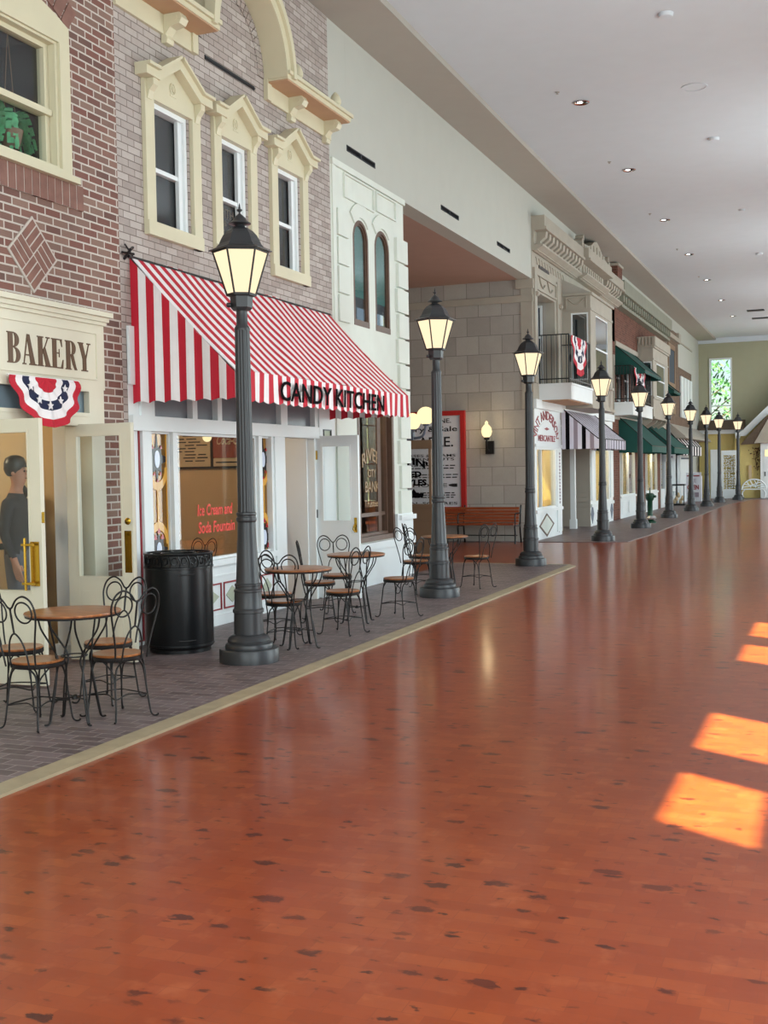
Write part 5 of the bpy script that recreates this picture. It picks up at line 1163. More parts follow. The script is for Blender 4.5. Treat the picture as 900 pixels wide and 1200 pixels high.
def balcony(par, y0, y1, zb, zt, x1, rail=1.05, mat='white'):
    b = MB().box(XF, x1, y0, y1, zb, zt).box(XF, x1 + 0.02, y0 - 0.02, y1 + 0.02, zt - 0.04, zt).build('balcony', mat, par)
    m = MB()
    for z in (zt + 0.10, zt + rail): m.tube([(XF, y0 + 0.05, z), (x1 - 0.05, y0 + 0.05, z), (x1 - 0.05, y1 - 0.05, z), (XF, y1 - 0.05, z)], 0.014, 6)
    n = 6
    for k in range(n): x = XF + (x1 - 0.05 - XF) * (k + 0.5) / n; m.tube([(x, y0 + 0.05, zt), (x, y0 + 0.05, zt + rail)], 0.010, 6)
    n = int((y1 - y0) / 0.16)
    for k in range(n + 1):
        y = y0 + 0.05 + (y1 - y0 - 0.1) * k / n; m.tube([(x1 - 0.05, y, zt), (x1 - 0.05, y, zt + rail)], 0.009 if k % n else 0.016, 6)
    for k in range(1, n, 3):
        y = y0 + 0.05 + (y1 - y0 - 0.1) * k / n; m.tube([(x1 - 0.05, y + 0.06 * math.sin(t), zt + 0.55 + 0.1 * math.cos(t)) for t in [2 * PI * q / 12 for q in range(12)]], 0.007, 5, closed=True)
    m.build('railing', 'black', b, 60); return b
balcony(Mc, 24.6, 26.95, 3.05, 3.40, -5.30)
MB().box(XF - 0.1, XF + 0.06, 24.1, 33.4, 2.86, 3.05).build('string_course', 'white', Mc)
MB().box(XF, -5.36, 24.62, 26.9, 3.03, 3.05).build('balcony_underside', 'terracotta_trim', Mc)
# shop fronts either side of the recessed entrance
m = MB(); holes_wall(m, FX, XF - 0.12, XF, 24.15, 26.68, 0, 2.86, [(24.25, 26.05, 0.68, 2.02)]); m.box(XF, XF + 0.04, 24.15, 26.68, 0.60, 0.67); m.box(XF, XF + 0.03, 24.15, 26.68, 2.04, 2.10); m.box(XF, XF + 0.03, 26.15, 26.6, 0.1, 2.0); m.build('shop_front_frame', 'white', Mc); m = MB()
holes_wall(m, FX, XF - 0.12, XF, 30.1, 33.38, 0, 2.86, [(30.75, 32.75, 0.62, 2.06)]); m.box(XF, XF + 0.04, 30.1, 33.35, 0.52, 0.60); m.box(XF, XF + 0.03, 30.15, 30.5, 0.7, 2.2); m.box(XF, XF + 0.03, 32.9, 33.3, 0.7, 2.2)
m.build('shop_front_frame', 'white', Mc)
# arched name panel
m = MB(); m.prism([(24.3, 2.12), (26.1, 2.12), (26.1, 2.22)] + arc(25.2, 2.22, 0.9, 0.36, 0, PI, 16)[1:] , XF, XF + 0.015, FX); m.build('sign_panel', 'white', Mc)
m = MB(); text(m, 'MERCANTILE', FX, 24.38, 25.98, 2.16, 2.30, XF + 0.015, XF + 0.022, 0.02)
def archm(a, b, u, v):
    t = PI * (1 - a); rr = 1 + 0.42 * b; return (25.2 + 0.98 * rr * math.cos(t) * 0.86, 2.22 + (0.40 + 0.2 * b) * math.sin(t) + 0.02)
text(m, 'VINT ANDERSON', FX, 0, 1, 0, 1, XF + 0.002, XF + 0.012, 0.01, 0, archm)
m.prism([(24.95, 2.44), (25.2, 2.41), (25.45, 2.44), (25.2, 2.475)], XF + 0.015, XF + 0.02, FX); m.build('lettering', 'red_trim', Mc)
def shop_window(par, y0, y1, z0, z1, wallmat, items=None, depth=0.7, energy=10, col=(1, 0.78, 0.42), mull=None):
    m = MB(); frame(m, FX, XF - 0.08, XF + 0.01, y0, y1, z0, z1, 0.04)
    if mull: 
        for y in mull: m.box(XF - 0.08, XF, y - 0.02, y + 0.02, z0, z1)
    wn = m.build('shop_window', 'white', par)
    MB().box(XF - 0.04, XF - 0.035, y0, y1, z0, z1).build('pane', 'glass', wn)
    m = MB(); m.box(XF - depth - 0.05, XF - depth, y0 - 0.1, y1 + 0.1, z0 - 0.05, z1 + 0.05); m.box(XF - depth, XF - 0.13, y0 - 0.1, y0 - 0.05, z0, z1); m.box(XF - depth, XF - 0.13, y1 + 0.05, y1 + 0.1, z0, z1); m.box(XF - depth, XF - 0.13, y0 - 0.1, y1 + 0.1, z0 - 0.05, z0); m.box(XF - depth, XF - 0.13, y0 - 0.1, y1 + 0.1, z1, z1 + 0.05)
    m.build('display_box', wallmat, wn)
    d = bpy.data.lights.new('display_lamp', 'POINT'); d.energy = energy; d.color = col; d.shadow_soft_size = 0.08
    o = bpy.data.objects.new('display_lamp', d); COL.objects.link(o); o.location = (XF - 0.32, (y0 + y1) / 2, z1 - 0.2)
    return wn
shop_window(Mc, 24.25, 26.05, 0.68, 2.02, 'warm_wall', mull=(24.75,), energy=20, col=(1, 0.84, 0.54))
shop_window(Mc, 30.75, 32.75, 0.62, 2.06, 'warm_wall', mull=(31.8,), energy=20, col=(1, 0.82, 0.5))
# decorative diamonds
for (c, z, a, b, mt, fl) in ((25.15, 0.31, 0.70, 0.26, 'letter_brown', 'bank_white'), (26.36, 0.33, 0.16, 0.25, 'letter_brown', 'bank_white'), (30.3, 0.34, 0.20, 0.26, 'slate', 'slate'), (31.6, 0.30, 0.5, 0.22, 'slate', 'slate'), (33.1, 0.34, 0.2, 0.26, 'slate', 'slate')):
    q = MB(); o_ = [(c - a, z), (c, z - b), (c + a, z), (c, z + b), (c - a, z)]; k_ = 0.84 if fl != 'slate' else 0.3; i_ = [(c + (u - c) * k_, z + (v - z) * k_) for u, v in o_]
    band(q, FX, o_, i_, XF, XF + 0.012); dd = q.build('diamond_panel', mt, Mc); MB().prism(i_[:-1], XF, XF + 0.006, FX).build('diamond_centre', fl, dd)
m = MB()
for k in range(16): m.box(XF + 0.03, XF + 0.036, 26.32, 26.42, 0.75 + k * 0.075, 0.80 + k * 0.075)
m.build('small_lettering', 'mauve_cloth', Mc)
# entrance recess
m = MB(); m.box(-7.0, -6.9, 26.5, 30.3, 0, 2.86); m.box(-7.0, XF - 0.1, 26.6, 26.68, 0, 2.86); m.box(-7.0, XF, 26.6, 30.2, 2.7, 2.86); m.build('entrance_recess', 'grey_siding', Mc)
m = MB(); m.prism([(-6.75, 0), (XF, 0), (XF, 2.7), (-6.75, 2.7)], 30.05, 30.12, FY)
z = 0.16
while z < 2.6: m.box(-6.75, XF, 30.03, 30.06, z, z + 0.115); z += 0.125
m.build('siding', 'grey_siding', Mc)
MB().box(-6.30, -6.18, 29.0, 29.14, 0, 2.7).box(-6.32, -6.16, 28.98, 29.16, 0, 0.25).build('entrance_post', 'white', Mc)
m = MB(); m.box(-6.9, -6.85, 27.6, 29.0, 0.02, 2.2); m.box(-6.85, -6.83, 27.7, 28.9, 0.25, 0.28); m.build('entrance_door', 'soffit', Mc)
def awning(name, label, y0, y1, proj, zt, zf, zv, mats, ns, group=None):
    a = thing(name, label, 'awning', (XF, (y0 + y1) / 2, zf), group=group); x1 = XF + proj
    m = MB(); nr = 5
    for i in range(ns):
        for j in range(nr):
            f = lambda i, j, b=0: (XF + proj * j / nr - b * 0.5, y0 + (y1 - y0) * i / ns, zt + (zf - zt) * j / nr - 0.02 * math.sin(PI * j / nr) - b)
            m.add([f(i, j), f(i + 1, j), f(i + 1, j + 1), f(i, j + 1), f(i, j, .008), f(i + 1, j, .008), f(i + 1, j + 1, .008), f(i, j + 1, .008)], [(0, 1, 2, 3), (7, 6, 5, 4)], i % len(mats))
    m.build('canopy', mats, a, 60)
    if zv < zf:
        m = MB()
        for i in range(ns):
            p, q = y0 + (y1 - y0) * i / ns, y0 + (y1 - y0) * (i + 1) / ns; mid = (p + q) / 2
            m.prism([(p, zf), (q, zf), (q, zv + 0.02), (mid, zv), (p, zv + 0.02)], x1 - 0.004, x1 + 0.004, FX, i % len(mats))
        m.build('valance', mats, a)
    for y in (y0, y1):
        m = MB(); n2 = max(1, round(ns * proj / (y1 - y0)))
        for i in range(n2):
            p, q = XF + proj * i / n2, XF + proj * (i + 1) / n2; zz = lambda x: zt + (zf - zt) * (x - XF) / proj - 0.015
            m.prism([(p, zv + 0.01), ((p + q) / 2, zv), (q, zv + 0.01), (q, zz(q)), (p, zz(p))], y - 0.004, y + 0.004, FY, i % len(mats))
        m.build('side_panel', mats, a)
    m = MB(); m.tube([(XF, y0, zt), (x1, y0, zf), (x1, y1, zf), (XF, y1, zt)], 0.014, 6); m.build('awning_frame', 'dark_iron', a, 40)
    return a
awning('striped_awning', 'pale awning with dark and mauve stripes over the mercantile entrance', 26.75, 30.45, 0.86, 2.98, 2.24, 2.0, ['lilac_cloth', 'letter_black', 'lilac_cloth', 'mauve_cloth'], 40)
bunting('bunting', 'bunting of red and white with navy marks hung on the first balcony railing', (-5.30, 25.35, 4.42), PI / 2, 1.5, 0.85)

# ================================================================== BRICK SHOPS WITH GREEN AWNINGS
Gr = thing('green_awning_building', 'dark red brick building with dentil cornice, bay window and green awnings', 'building', (XF, 38.5, 0))
m = MB(); holes_wall(m, FX, XF - 0.25, XF, 33.4, 44.3, 0, 6.3, [(34.5, 37.3, 0.0, 2.1), (39.4, 42.2, 0.0, 2.1), (43.0, 44.3, 0, 2.3), (34.1, 35.0, 3.5, 4.9), (35.5, 36.4, 3.5, 4.9)]); m.build('wall', 'far_brick', Gr)
m = MB(); m.box(XF, XF + 0.04, 33.9, 38.0, 5.10, 5.24); m.box(XF, XF + 0.03, 34.0, 35.1, 4.9, 5.08); m.box(XF, XF + 0.03, 35.4, 36.5, 4.9, 5.08); m.box(XF, XF + 0.04, 33.4, 44.3, 2.95, 3.1); m.box(XF, XF + 0.05, 33.42, 33.6, 3.1, 4.8); m.build('stone_bands', 'stone_trim', Gr)
m = MB(); m.box(XF - 0.1, XF + 0.30, 33.9, 44.3, 6.60, 6.98); m.box(XF - 0.1, XF + 0.12, 33.9, 44.3, 6.24, 6.6); m.box(XF - 0.1, XF + 0.22, 33.9, 44.3, 6.22, 6.30); m.build('cornice', 'olive_cornice', Gr)
y = 34.1
while y < 44.2: MB().box(XF + 0.1, XF + 0.24, y, y + 0.13, 6.38, 6.58).build('dentil', 'olive_cornice', Gr); y += 0.42
for a in (34.1, 35.5):
    m = MB(); frame(m, FX, XF - 0.1, XF - 0.03, a, a + 0.9, 3.5, 4.9, 0.07); m.box(XF - 0.1, XF - 0.03, a, a + 0.9, 4.18, 4.22); wn = m.build('window', 'white', Gr); MB().box(XF - 0.07, XF - 0.06, a, a + 0.9, 3.5, 4.9).build('pane', 'bay_glass', wn)
bay(Gr, 38.0, 41.5, 3.1, 5.45, -5.50, 'stone_trim', wz=(3.85, 4.95))
m = MB(); m.box(XF, -5.42, 37.92, 41.6, 5.45, 5.75)
for k in range(5): m.box(-5.95 + k * 0.11, -5.89 + k * 0.11, 37.88, 37.92, 5.48, 5.70)
m.build('bay_cornice', 'stone_trim', Gr)
m = MB()
for y in (38.1, 39.2, 40.3, 41.3): m.prism([(XF, 2.75), (XF + 0.08, 2.8), (XF + 0.4, 3.0), (XF + 0.45, 3.1), (XF, 3.1)], y, y + 0.1, lambda u, v, h: (u, h, v))
m.build('bay_bracket', 'stone_trim', Gr)
balcony(Gr, 33.45, 37.2, 3.05, 3.42, -5.42)
bunting('bunting', 'bunting of red and white with navy marks hung on the second balcony railing', (-5.42, 34.6, 4.42), PI / 2, 1.9, 0.85)
awning('green_awning', 'upper dark green awning above the second balcony', 33.95, 37.3, 0.85, 5.12, 4.35, 4.25, ['green_cloth'], 8, 'dark green canvas awnings')
awning('green_awning', 'upper dark green awning right of the second bay window', 42.3, 44.2, 0.6, 4.75, 4.25, 4.15, ['green_cloth'], 6, 'dark green canvas awnings')
awning('green_awning', 'nearer dark green shop awning at street level behind the fifth lamp post', 34.4, 38.0, 0.97, 3.05, 2.16, 1.97, ['green_cloth'], 10, 'dark green canvas awnings')
awning('green_awning', 'farther dark green shop awning at street level behind the sixth lamp post', 39.4, 43.4, 0.97, 3.02, 2.16, 1.97, ['green_cloth'], 10, 'dark green canvas awnings')
for (a, b) in ((34.5, 37.3), (39.4, 42.2)):
    m = MB(); m.box(XF - 0.1, XF + 0.02, a, b, 0, 0.66); m.box(XF, XF + 0.05, a, b, 0.62, 0.68); frame(m, FX, XF + 0.02, XF + 0.03, a + 0.2, (a + b) / 2 - 0.05, 0.14, 0.52, 0.04); frame(m, FX, XF + 0.02, XF + 0.03, (a + b) / 2 + 0.05, b - 0.2, 0.14, 0.52, 0.04); m.build('stall_riser', 'white', Gr)
    shop_window(Gr, a + 0.05, b - 0.05, 0.68, 2.08, 'warm_wall', mull=(a + 0.5, (a + b) / 2 + 0.2), energy=24, col=(1, 0.88, 0.62))
for k, (y, la) in enumerate(((35.6, 'nearer lit shop window'), (41.0, 'farther lit shop window'))):
    v = thing('display_vase', 'dark stemmed display with red base in the ' + la, 'display item', (XF - 0.3, y, 0.68))
    MB().lathe([(0.10, 0.68), (0.13, 0.76), (0.08, 0.88), (0.03, 0.92)], (XF - 0.3, y, 0), 14).build('vase', 'red_items', v, 40)
    m = MB()
    for q in range(7): m.tube([(XF - 0.3, y, 0.9), (XF - 0.3 + 0.05 * math.cos(q), y + 0.12 * math.sin(q * 2.1), 1.1 + 0.05 * q)], 0.012)
    m.build('stems', 'green_iron', v)
m = MB(); frame(m, FX, XF - 0.1, XF + 0.02, 43.0, 44.3, 0.02, 2.3, 0.1); m.box(XF - 0.06, XF - 0.02, 43.0, 44.3, 0, 0.7); ds = m.build('shop_door', 'white', Gr); MB().box(XF - 0.05, XF - 0.04, 43.1, 44.2, 0.7, 2.25).build('pane', 'bay_glass', ds)
# brown brick blocks further on
Fr = thing('brown_brick_building', 'brown brick building with pale tall shutters beyond the green awnings', 'building', (XF, 48.7, 0))
m = MB(); m.box(XF - 0.25, XF, 44.3, 48.4, 2.3, 6.9); m.box(XF - 0.25, XF - 0.02, 48.4, 53.1, 2.3, 6.6); m.box(XF - 0.25, XF, 44.3, 45.0, 0, 2.3); m.box(XF - 0.25, XF - 0.02, 52.9, 53.1, 0, 3.0); m.build('wall', 'brown_brick', Fr)
MB().box(XF - 0.1, XF + 0.12, 44.3, 48.45, 6.5, 6.66).box(XF - 0.1, XF + 0.1, 47.9, 48.6, 6.66, 6.9).box(XF, XF + 0.04, 48.4, 53.1, 6.6, 6.66).build('cornice', 'stone_trim', Fr)
m = MB(); frame(m, FX, XF, XF + 0.03, 45.3, 47.3, 4.6, 6.3, 0.2); m.prism(rect(45.3, 47.3, 3.6, 4.0), XF, XF + 0.03, FX); m.build('window_surround', 'booth_brown', Fr); MB().box(XF - 0.01, XF + 0.01, 45.5, 47.1, 4.7, 6.2).build('window', 'grey_teal', Fr)
for k in range(4): MB().box(XF, XF + 0.06, 48.9 + k * 1.02, 49.75 + k * 1.02, 3.55, 5.25).build('shutter', 'white', Fr)
m = MB(); m.prism([(XF, 3.2), (XF + 0.55, 2.72), (XF + 0.6, 2.62), (XF, 2.62)], 45.8, 55.9, lambda u, v, h: (u, h, v)); m.build('porch_roof', 'grey_siding', Fr)
m = MB(); m.box(XF - 0.3, XF - 0.2, 45, 52.9, 0, 2.7)
for y in (45.1, 47.0): m.box(XF - 0.2, XF, y, y + 0.25, 0, 2.7)
m.box(XF - 0.1, XF + 0.03, 48.6, 52.9, 0, 2.0); frame(m, FX, XF - 0.1, XF + 0.03, 45.2, 47.1, 0.55, 2.1, 0.12); m.build('shop_front_frame', 'white', Fr)
awning('dark_striped_awning', 'black and white striped canopy beyond the green shop awnings', 45.6, 52.6, 0.45, 2.9, 2.35, 1.95, ['letter_black', 'white_cloth'], 14)
m = MB()
for k in range(18): m.box(XF + 0.03, XF + 0.05, 48.9 + k * 0.22, 49.02 + k * 0.22, 1.82, 1.88)
m.build('stud_row', 'slate', Fr)

# free-standing pieces on the pavement
H = thing('green_standpipe', 'dark green cast iron standpipe between the fifth and sixth lamp posts', 'standpipe', (-4.75, 32.0, PV))
MB().lathe([(0.16, 0), (0.16, 0.04), (0.10, 0.08), (0.075, 0.16), (0.07, 0.6), (0.10, 0.64), (0.12, 0.70), (0.12, 0.78), (0.08, 0.82)], (-4.75, 32.0, PV), 22).build('column', 'green_iron', H, 40)
MB().tube([(-4.75, 32.0, 0.82), (-4.75, 32.0, 0.98)], 0.018).tube([(-4.75, 32, 0.74), (-4.58, 31.95, 0.74)], 0.035, 8).build('spout', 'green_iron', H, 40)
MB().lathe([(0.13, 0.1), (0.14, 0.14), (0.09, 0.2)], (-4.70, 31.95, PV), 16).build('collar', 'chrome', H, 40)
sb = thing('sandwich_board', 'white sandwich board with red and black print near the far shop fronts', 'sign', (-5.65, 50.6, PV))
MB().prism([(-6.0, 0.0), (-5.35, 0.0), (-5.35, 1.25), (-6.0, 1.25)], 50.55, 50.62, FY).build('panel', 'paper', sb)
m = MB(); text(m, 'OPEN', FY, -5.93, -5.45, 0.52, 0.72, 50.53, 50.548, 0.03); m.box(-5.93, -5.42, 50.53, 50.548, 1.08, 1.13); m.build('red_lettering', 'red_trim', sb)
m = MB(); text(m, 'ICE', FY, -5.85, -5.55, 0.82, 0.98, 50.53, 50.548); m.box(-5.9, -5.45, 50.53, 50.548, 0.2, 0.4); m.build('print', 'mauve_cloth', sb); MB().box(-5.98, -5.94, 50.62, 51.0, 0, 1.1).box(-5.4, -5.36, 50.62, 51, 0, 1.1).build('rear_leg', 'paper', sb)
st = thing('display_stand', 'dark stand with pale goods outside the far shop front', 'display stand', (-5.75, 45.8, PV))
MB().box(-5.95, -5.45, 45.6, 46.0, 0, 0.08).box(-5.95, -5.45, 45.6, 46.0, 0.78, 0.84).tube([(-5.92, 45.63, 0), (-5.92, 45.63, 0.8)], 0.02).tube([(-5.48, 45.63, 0), (-5.48, 45.63, 0.8)], 0.02).build('frame', 'black', st)
m = MB()
for k in range(5): m.lathe([(0.04, 0), (0.07, 0.06), (0.05, 0.14), (0.02, 0.2)], (-5.85 + 0.075 * k, 45.75, 0.08 + 0.12 * (k % 3)), 10)
m.build('goods', 'menu', st, 40)
hs = thing('hanging_sign', 'small white hanging sign beside the far shop door', 'sign', (-5.75, 44.2, 2.0))
MB().box(-5.98, -5.6, 44.18, 44.22, 1.72, 2.05).build('board', 'white', hs); MB().tube([(XF, 44.2, 2.1), (-5.55, 44.2, 2.1)], 0.012).build('bracket', 'black', hs); MB().box(-5.9, -5.7, 44.165, 44.18, 1.85, 1.93).build('print', 'mauve_cloth', hs)

# ================================================================== FAR END: yellow gabled house
Yh = thing('yellow_house', 'yellow sided cottage front with white gable trim at the far end of the hall', 'building', (-3.0, 55.2, 0))
gx = -1.0
m = MB(); m.prism([(-4.35, 0), (2.3, 0), (2.3, 3.0), (gx, 5.9), (-4.05, 2.95), (-4.35, 2.95)], 55.2, 55.4, FY); m.box(-5.95, -4.2, 55.5, 55.7, 0, 3.1)
z = 2.3
while z < 3.0: m.box(-5.95, -4.2, 55.48, 55.5, z, z + 0.09); z += 0.1
m.build('wall', 'yellow_siding', Yh)
m = MB(); m.prism([(-4.25, 2.85), (-3.85, 2.85), (gx, 5.62), (gx, 6.0)], 55.0, 55.2, FY); m.prism([(-4.28, 2.75), (-4.1, 2.75), (-4.05, 3.0), (-4.3, 3.0)], 55.0, 55.2, FY)
m.box(-5.95, -3.95, 55.3, 55.5, 2.98, 3.16); m.build('eaves_trim', 'white', Yh)
MB().prism([(55.0, 3.16), (55.75, 3.16), (55.75, 3.62)], -5.95, -3.9, lambda u, v, h: (h, u, v)).build('porch_roof', 'dark_roof', Yh)
m = MB(); m.prism([(-4.05, 2.45), (-2.9, 2.5), (-2.2, 3.95), (-2.9, 3.70)], 54.7, 55.2, FY); m.build('dormer_roof', 'dark_roof', Yh)
MB().prism([(-3.45, 2.5), (-1.6, 2.5), (-1.6, 3.6), (-2.87, 3.55)], 54.65, 54.75, FY).build('dormer_front', 'stone_trim', Yh)
m = MB(); m.box(-3.2, -2.2, 54.9, 55.2, 0, 2.5); m.build('door_surround', 'white', Yh); MB().box(-3.05, -2.3, 54.88, 54.9, 0.05, 2.2).build('door', 'white', Yh)
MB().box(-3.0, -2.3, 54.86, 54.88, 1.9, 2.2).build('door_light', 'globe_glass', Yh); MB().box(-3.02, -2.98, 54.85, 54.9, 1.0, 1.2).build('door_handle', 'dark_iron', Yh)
MB().box(-3.72, -3.60, 55.1, 55.2, 0.85, 1.5).build('wall_plaque', 'menu', Yh)
wr_ = thing('dried_wreath', 'dark dried floral swag hanging on the yellow wall above the white bench', 'wreath', (-3.35, 55.15, 1.95))
m = MB()
for k in range(90):
    t = random.random(); x = -3.35 + random.gauss(0, 0.17 * (1.1 - t)); z = 2.3 - 1.25 * t * random.uniform(0.5, 1.0); a = random.uniform(0, 6.3); s = random.uniform(0.03, 0.07); y = 55.1 + random.uniform(-0.05, 0.04)
    m.add([(x, y, z), (x + s * math.cos(a), y - 0.03, z + s * math.sin(a)), (x + s * math.cos(a + 1), y + 0.02, z + s * math.sin(a + 1)), (x + 0.01, y + 0.02, z + 0.01)], [(0, 1, 2), (0, 2, 3), (0, 3, 1), (1, 3, 2)])
m.build('foliage', 'flower', wr_); MB().tube([(-3.3, 55.12, 2.3), (-3.42, 55.12, 1.8), (-3.35, 55.12, 1.25)], 0.015).build('stem', 'flower', wr_)
# pierced white screen
sc_ = thing('pierced_screen', 'white panel pierced with leafy scrollwork at the end of the hall', 'screen', (-4.52, 54.6, PV))
m = MB(); frame(m, FY, 54.58, 54.62, -4.88, -4.18, 0.02, 2.2, 0.09, 0.42, 0.22)
for k in range(13):
    for j in range(5):
        cx = -4.76 + j * 0.117; cz = 0.50 + k * 0.118; a = random.uniform(0, PI)
        m.tube([(cx + 0.075 * t * math.cos(a + t), 54.6, cz + 0.075 * t * math.sin(a + t)) for t in (-1, -0.5, 0, 0.5, 1)], 0.017, 5)
m.build('panel', 'white', sc_)
ws_ = thing('white_cabinet', 'plain tall white panel left of the pierced screen', 'panel', (-5.15, 54.6, PV))
MB().box(-5.36, -4.94, 54.58, 54.70, 0.02, 2.25).build('panel', 'white', ws_); m = MB(); frame(m, FY, 54.56, 54.58, -5.33, -4.97, 0.1, 2.2, 0.03); m.build('moulding', 'white', ws_)
wb = thing('white_garden_bench', 'white cast iron garden bench with pierced arched back at the far end', 'bench', (-3.5, 54.2, PV))
m = MB(); c0 = (-3.45); 
m.tube([(c0 + 0.52 * math.cos(t), 54.45, 0.45 + 0.42 * math.sin(t)) for t in [PI * q / 16 for q in range(17)]], 0.035, 6)
for q in range(9):
    t = PI * (q + 0.5) / 9; m.tube([(c0 + 0.15 * math.cos(t * 1.7 + q), 54.45, 0.50 + 0.05 * (q % 3)), (c0 + 0.5 * math.cos(t), 54.45, 0.45 + 0.40 * math.sin(t))], 0.022, 5)
m.build('back', 'white', wb, 60)
MB().box(c0 - 0.55, c0 + 0.55, 54.05, 54.47, 0.41, 0.45).build('seat', 'white', wb)
for sx in (-0.5, 0.5):
    for sy in (54.09, 54.43): MB().tube(catmull([(c0 + sx * 0.8, sy, 0.41), (c0 + sx, sy, 0.25), (c0 + sx * 0.9, sy, 0.02)], 3), 0.028, 6).build('leg', 'white', wb, 60)

# tree outside the far window
def tree(x, y, h, R_, label, n=1500):
    t = thing('leafy_tree', label, 'tree', (x, y, -0.05), group='trees outside the far window')
    m = MB(); m.tube(catmull([(x, y, -0.05), (x + 0.15, y, h * 0.3), (x - 0.1, y, h * 0.6), (x, y, h * 0.85)], 4), [0.28 - 0.016 * k for k in range(13)], 10)
    for k in range(9):
        a = k * 2.4; z = h * (0.35 + 0.05 * k); m.tube(catmull([(x, y, z), (x + R_ * 0.4 * math.cos(a), y + R_ * 0.4 * math.sin(a), z + 0.8), (x + R_ * 0.75 * math.cos(a), y + R_ * 0.75 * math.sin(a), z + 1.3)], 3), 0.03, 6)
    m.build('trunk', 'bark', t, 60); m = MB()
    for k in range(n):
        th = random.uniform(0, 2 * PI); ph = math.acos(random.uniform(-1, 1)); rr = R_ * random.uniform(0.55, 1.0)
        c = Vector((x + rr * math.sin(ph) * math.cos(th), y + rr * math.sin(ph) * math.sin(th), h * 0.62 + rr * 1.15 * math.cos(ph)))
        u = Vector((random.gauss(0, 1), random.gauss(0, 1), random.gauss(0, 1))).normalized(); v = u.orthogonal().normalized(); s = random.uniform(0.10, 0.22)
        m.add([c, c + u * s + v * s * 0.4, c + u * s * 2, c + u * s - v * s * 0.4], [(0, 1, 2, 3)])
    m.build('crown', 'leaf', t)
tree(-6.2, 61.5, 6.6, 3.0, 'leafy green tree seen through the tall far window')
tree(-0.8, 69, 8.5, 3.0, 'second leafy tree deeper behind the far window', 1200)
tree(-11.0, 68.5, 9.0, 3.2, 'third leafy tree at the left behind the far window', 1200)

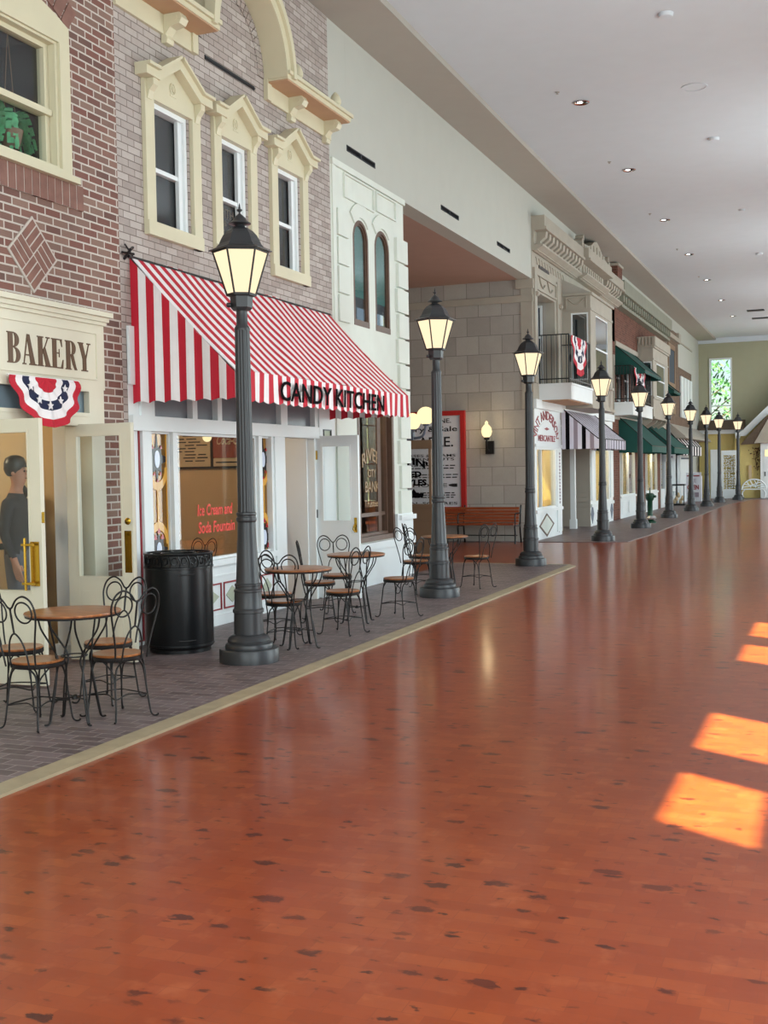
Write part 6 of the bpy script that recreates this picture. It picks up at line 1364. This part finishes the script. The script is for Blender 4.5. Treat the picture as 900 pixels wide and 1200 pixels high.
# ================================================================== PEOPLE
def person(label, loc, rz, mats, cap=False, arms='down', height=1.76):
    """standing figure, local -y is the way it faces; one skinned body"""
    r = thing('person', label, 'person', loc, rz)
    J = {}; E_ = []; Rd = {}
    def add(n, p, rr, par=None):
        J[n] = (len(J), p); Rd[n] = rr
        if par: E_.append((J[par][0], J[n][0]))
    add('pelvis', (0, 0, 0.95), (0.155, 0.11)); add('waist', (0, 0, 1.10), (0.14, 0.10), 'pelvis'); add('chest', (0, 0.01, 1.30), (0.165, 0.115), 'waist'); add('neckb', (0, 0.01, 1.44), (0.09, 0.075), 'chest')
    add('neck', (0, 0.008, 1.515), (0.044, 0.046), 'neckb'); add('jaw', (0, -0.025, 1.585), (0.060, 0.070), 'neck'); add('head', (0, -0.005, 1.66), (0.076, 0.092), 'jaw'); add('crown', (0, 0.0, 1.72), (0.06, 0.07), 'head')
    for s, n in ((-1, 'l'), (1, 'r')):
        add('sh' + n, (s * 0.185, 0.01, 1.40), (0.062, 0.062), 'chest')
        if arms == 'down': el, wr, hd = (s * 0.25, 0.03, 1.14), (s * 0.25, -0.06, 0.90), (s * 0.25, -0.08, 0.82)
        else: el, wr, hd = (s * 0.26, 0.0, 1.15), (s * 0.20, -0.25, 1.12), (s * 0.17, -0.33, 1.13)
        add('el' + n, el, (0.045, 0.045), 'sh' + n); add('wr' + n, wr, (0.030, 0.030), 'el' + n); add('hd' + n, hd, (0.036, 0.022), 'wr' + n)
        d_ = (Vector(hd) - Vector(wr)).normalized()
        for q, (ox, ln) in enumerate(((-0.026, 0.075), (-0.009, 0.088), (0.009, 0.082), (0.026, 0.066))):
            b = Vector(hd) + Vector((0, ox, 0)) + d_ * 0.02; add('f%s%da' % (n, q), tuple(b), (0.010, 0.010), 'hd' + n); add('f%s%db' % (n, q), tuple(b + d_ * ln + Vector((-s * 0.012, 0, 0))), (0.008, 0.008), 'f%s%da' % (n, q))
        tb = Vector(wr) * 0.5 + Vector(hd) * 0.5 + Vector((-s * 0.02, -0.04, 0)); add('t' + n, tuple(tb), (0.011, 0.011), 'hd' + n); add('t2' + n, tuple(tb + d_ * 0.05), (0.009, 0.009), 't' + n)
        add('hip' + n, (s * 0.09, 0, 0.88), (0.098, 0.10), 'pelvis'); add('kn' + n, (s * 0.10, -0.01, 0.50), (0.062, 0.066), 'hip' + n); add('an' + n, (s * 0.105, 0.02, 0.09), (0.044, 0.05), 'kn' + n); add('toe' + n, (s * 0.12, -0.14, 0.04), (0.042, 0.032), 'an' + n)
    me = bpy.data.meshes.new('body'); me.from_pydata([J[n][1] for n in J], E_, []); o = bpy.data.objects.new('body', me); COL.objects.link(o)
    md = o.modifiers.new('skin', 'SKIN'); md.use_smooth_shade = True
    for i, n in enumerate(J): me.skin_vertices[0].data[i].radius = Rd[n]; me.skin_vertices[0].data[i].use_root = (n == 'pelvis')
    o.modifiers.new('sub', 'SUBSURF').levels = 2; o.modifiers['sub'].render_levels = 2
    dg = bpy.context.evaluated_depsgraph_get(); bm_ = bpy.data.meshes.new_from_object(o.evaluated_get(dg)); o.modifiers.clear(); o.data = bm_; bm_.name = 'body'
    bm_.materials.clear()
    for q in mats: bm_.materials.append(M[q])
    bm_.materials.append(M['black'])
    for p in bm_.polygons:
        p.use_smooth = True; c = p.center; hand = abs(c.x) > (0.21 if arms == 'down' else 0.13) and (c.z < 0.93 if arms == 'down' else c.y < -0.2) and c.z > 0.7
        p.material_index = 0 if (c.z > 1.475 or hand) else (1 if c.z > 0.97 or (abs(c.x) > 0.19 and c.z > 0.8) else (2 if c.z > 0.075 else 3))
    o.parent = r; k = height / 1.78; r.scale = (k, k, k)
    m = MB(); m.sphere((0, 0.018, 1.695), 0.090, 18, 0, 1.02); m.v = [(x, y, max(z, 1.665 if y < -0.02 else 1.62)) if not (y < -0.07 and z < 1.71) else (x, -0.07, max(z, 1.72)) for x, y, z in m.v]
    hr = m.build('hair', 'hair', None, 60); hr.parent = r
    m = MB(); m.prism([(-0.105, 1.64), (-0.078, 1.655), (-0.08, 1.625)], -0.010, 0.010, lambda u, v, h: (h, u, v)); m.sphere((-0.078, 0.0, 1.645), 0.018, 8); m.sphere((0.078, 0.0, 1.645), 0.018, 8); fc = m.build('nose_and_ears', mats[0], None, 60); fc.parent = r
    m = MB(); m.sphere((-0.03, -0.083, 1.665), 0.009, 8); m.sphere((0.03, -0.083, 1.665), 0.009, 8); m.box(-0.022, 0.022, -0.092, -0.086, 1.602, 1.607); ey = m.build('eyes_and_mouth', 'hair', None); ey.parent = r
    if cap:
        m = MB(); m.lathe([(0.094, 1.70), (0.096, 1.735), (0.080, 1.78), (0.04, 1.803), (0.01, 1.807)], (0, 0.010, 0), 20); m.prism([(-0.07, -0.09), (0.07, -0.09), (0.045, -0.15), (-0.045, -0.15)], 1.70, 1.712, lambda u, v, h: (u, v, h)); cp = m.build('cap', 'black', None, 50); cp.parent = r
    return r
person('person in a cap, dark shirt and grey trousers standing behind the left glazed bakery door', (-6.52, 8.02, 0.006), math.radians(108), ['skin', 'shirt_dark', 'trousers'], cap=True, height=1.75)
person('person in dark clothes inside the bakery, glimpsed in the gap between the open doors', (-6.95, 8.56, 0.006), math.radians(-60), ['skin', 'letter_black', 'black'], arms='fwd', height=1.52)
person('person in a light blue shirt standing just inside the candy kitchen doorway', (-6.72, 12.85, 0.006), math.radians(10), ['skin', 'shirt_blue', 'black'], height=1.74)
person('dark clothed person inside the candy kitchen behind the left stained glass panel', (-7.6, 11.2, 0.006), math.radians(60), ['skin', 'letter_black', 'black'], arms='fwd', height=1.62)
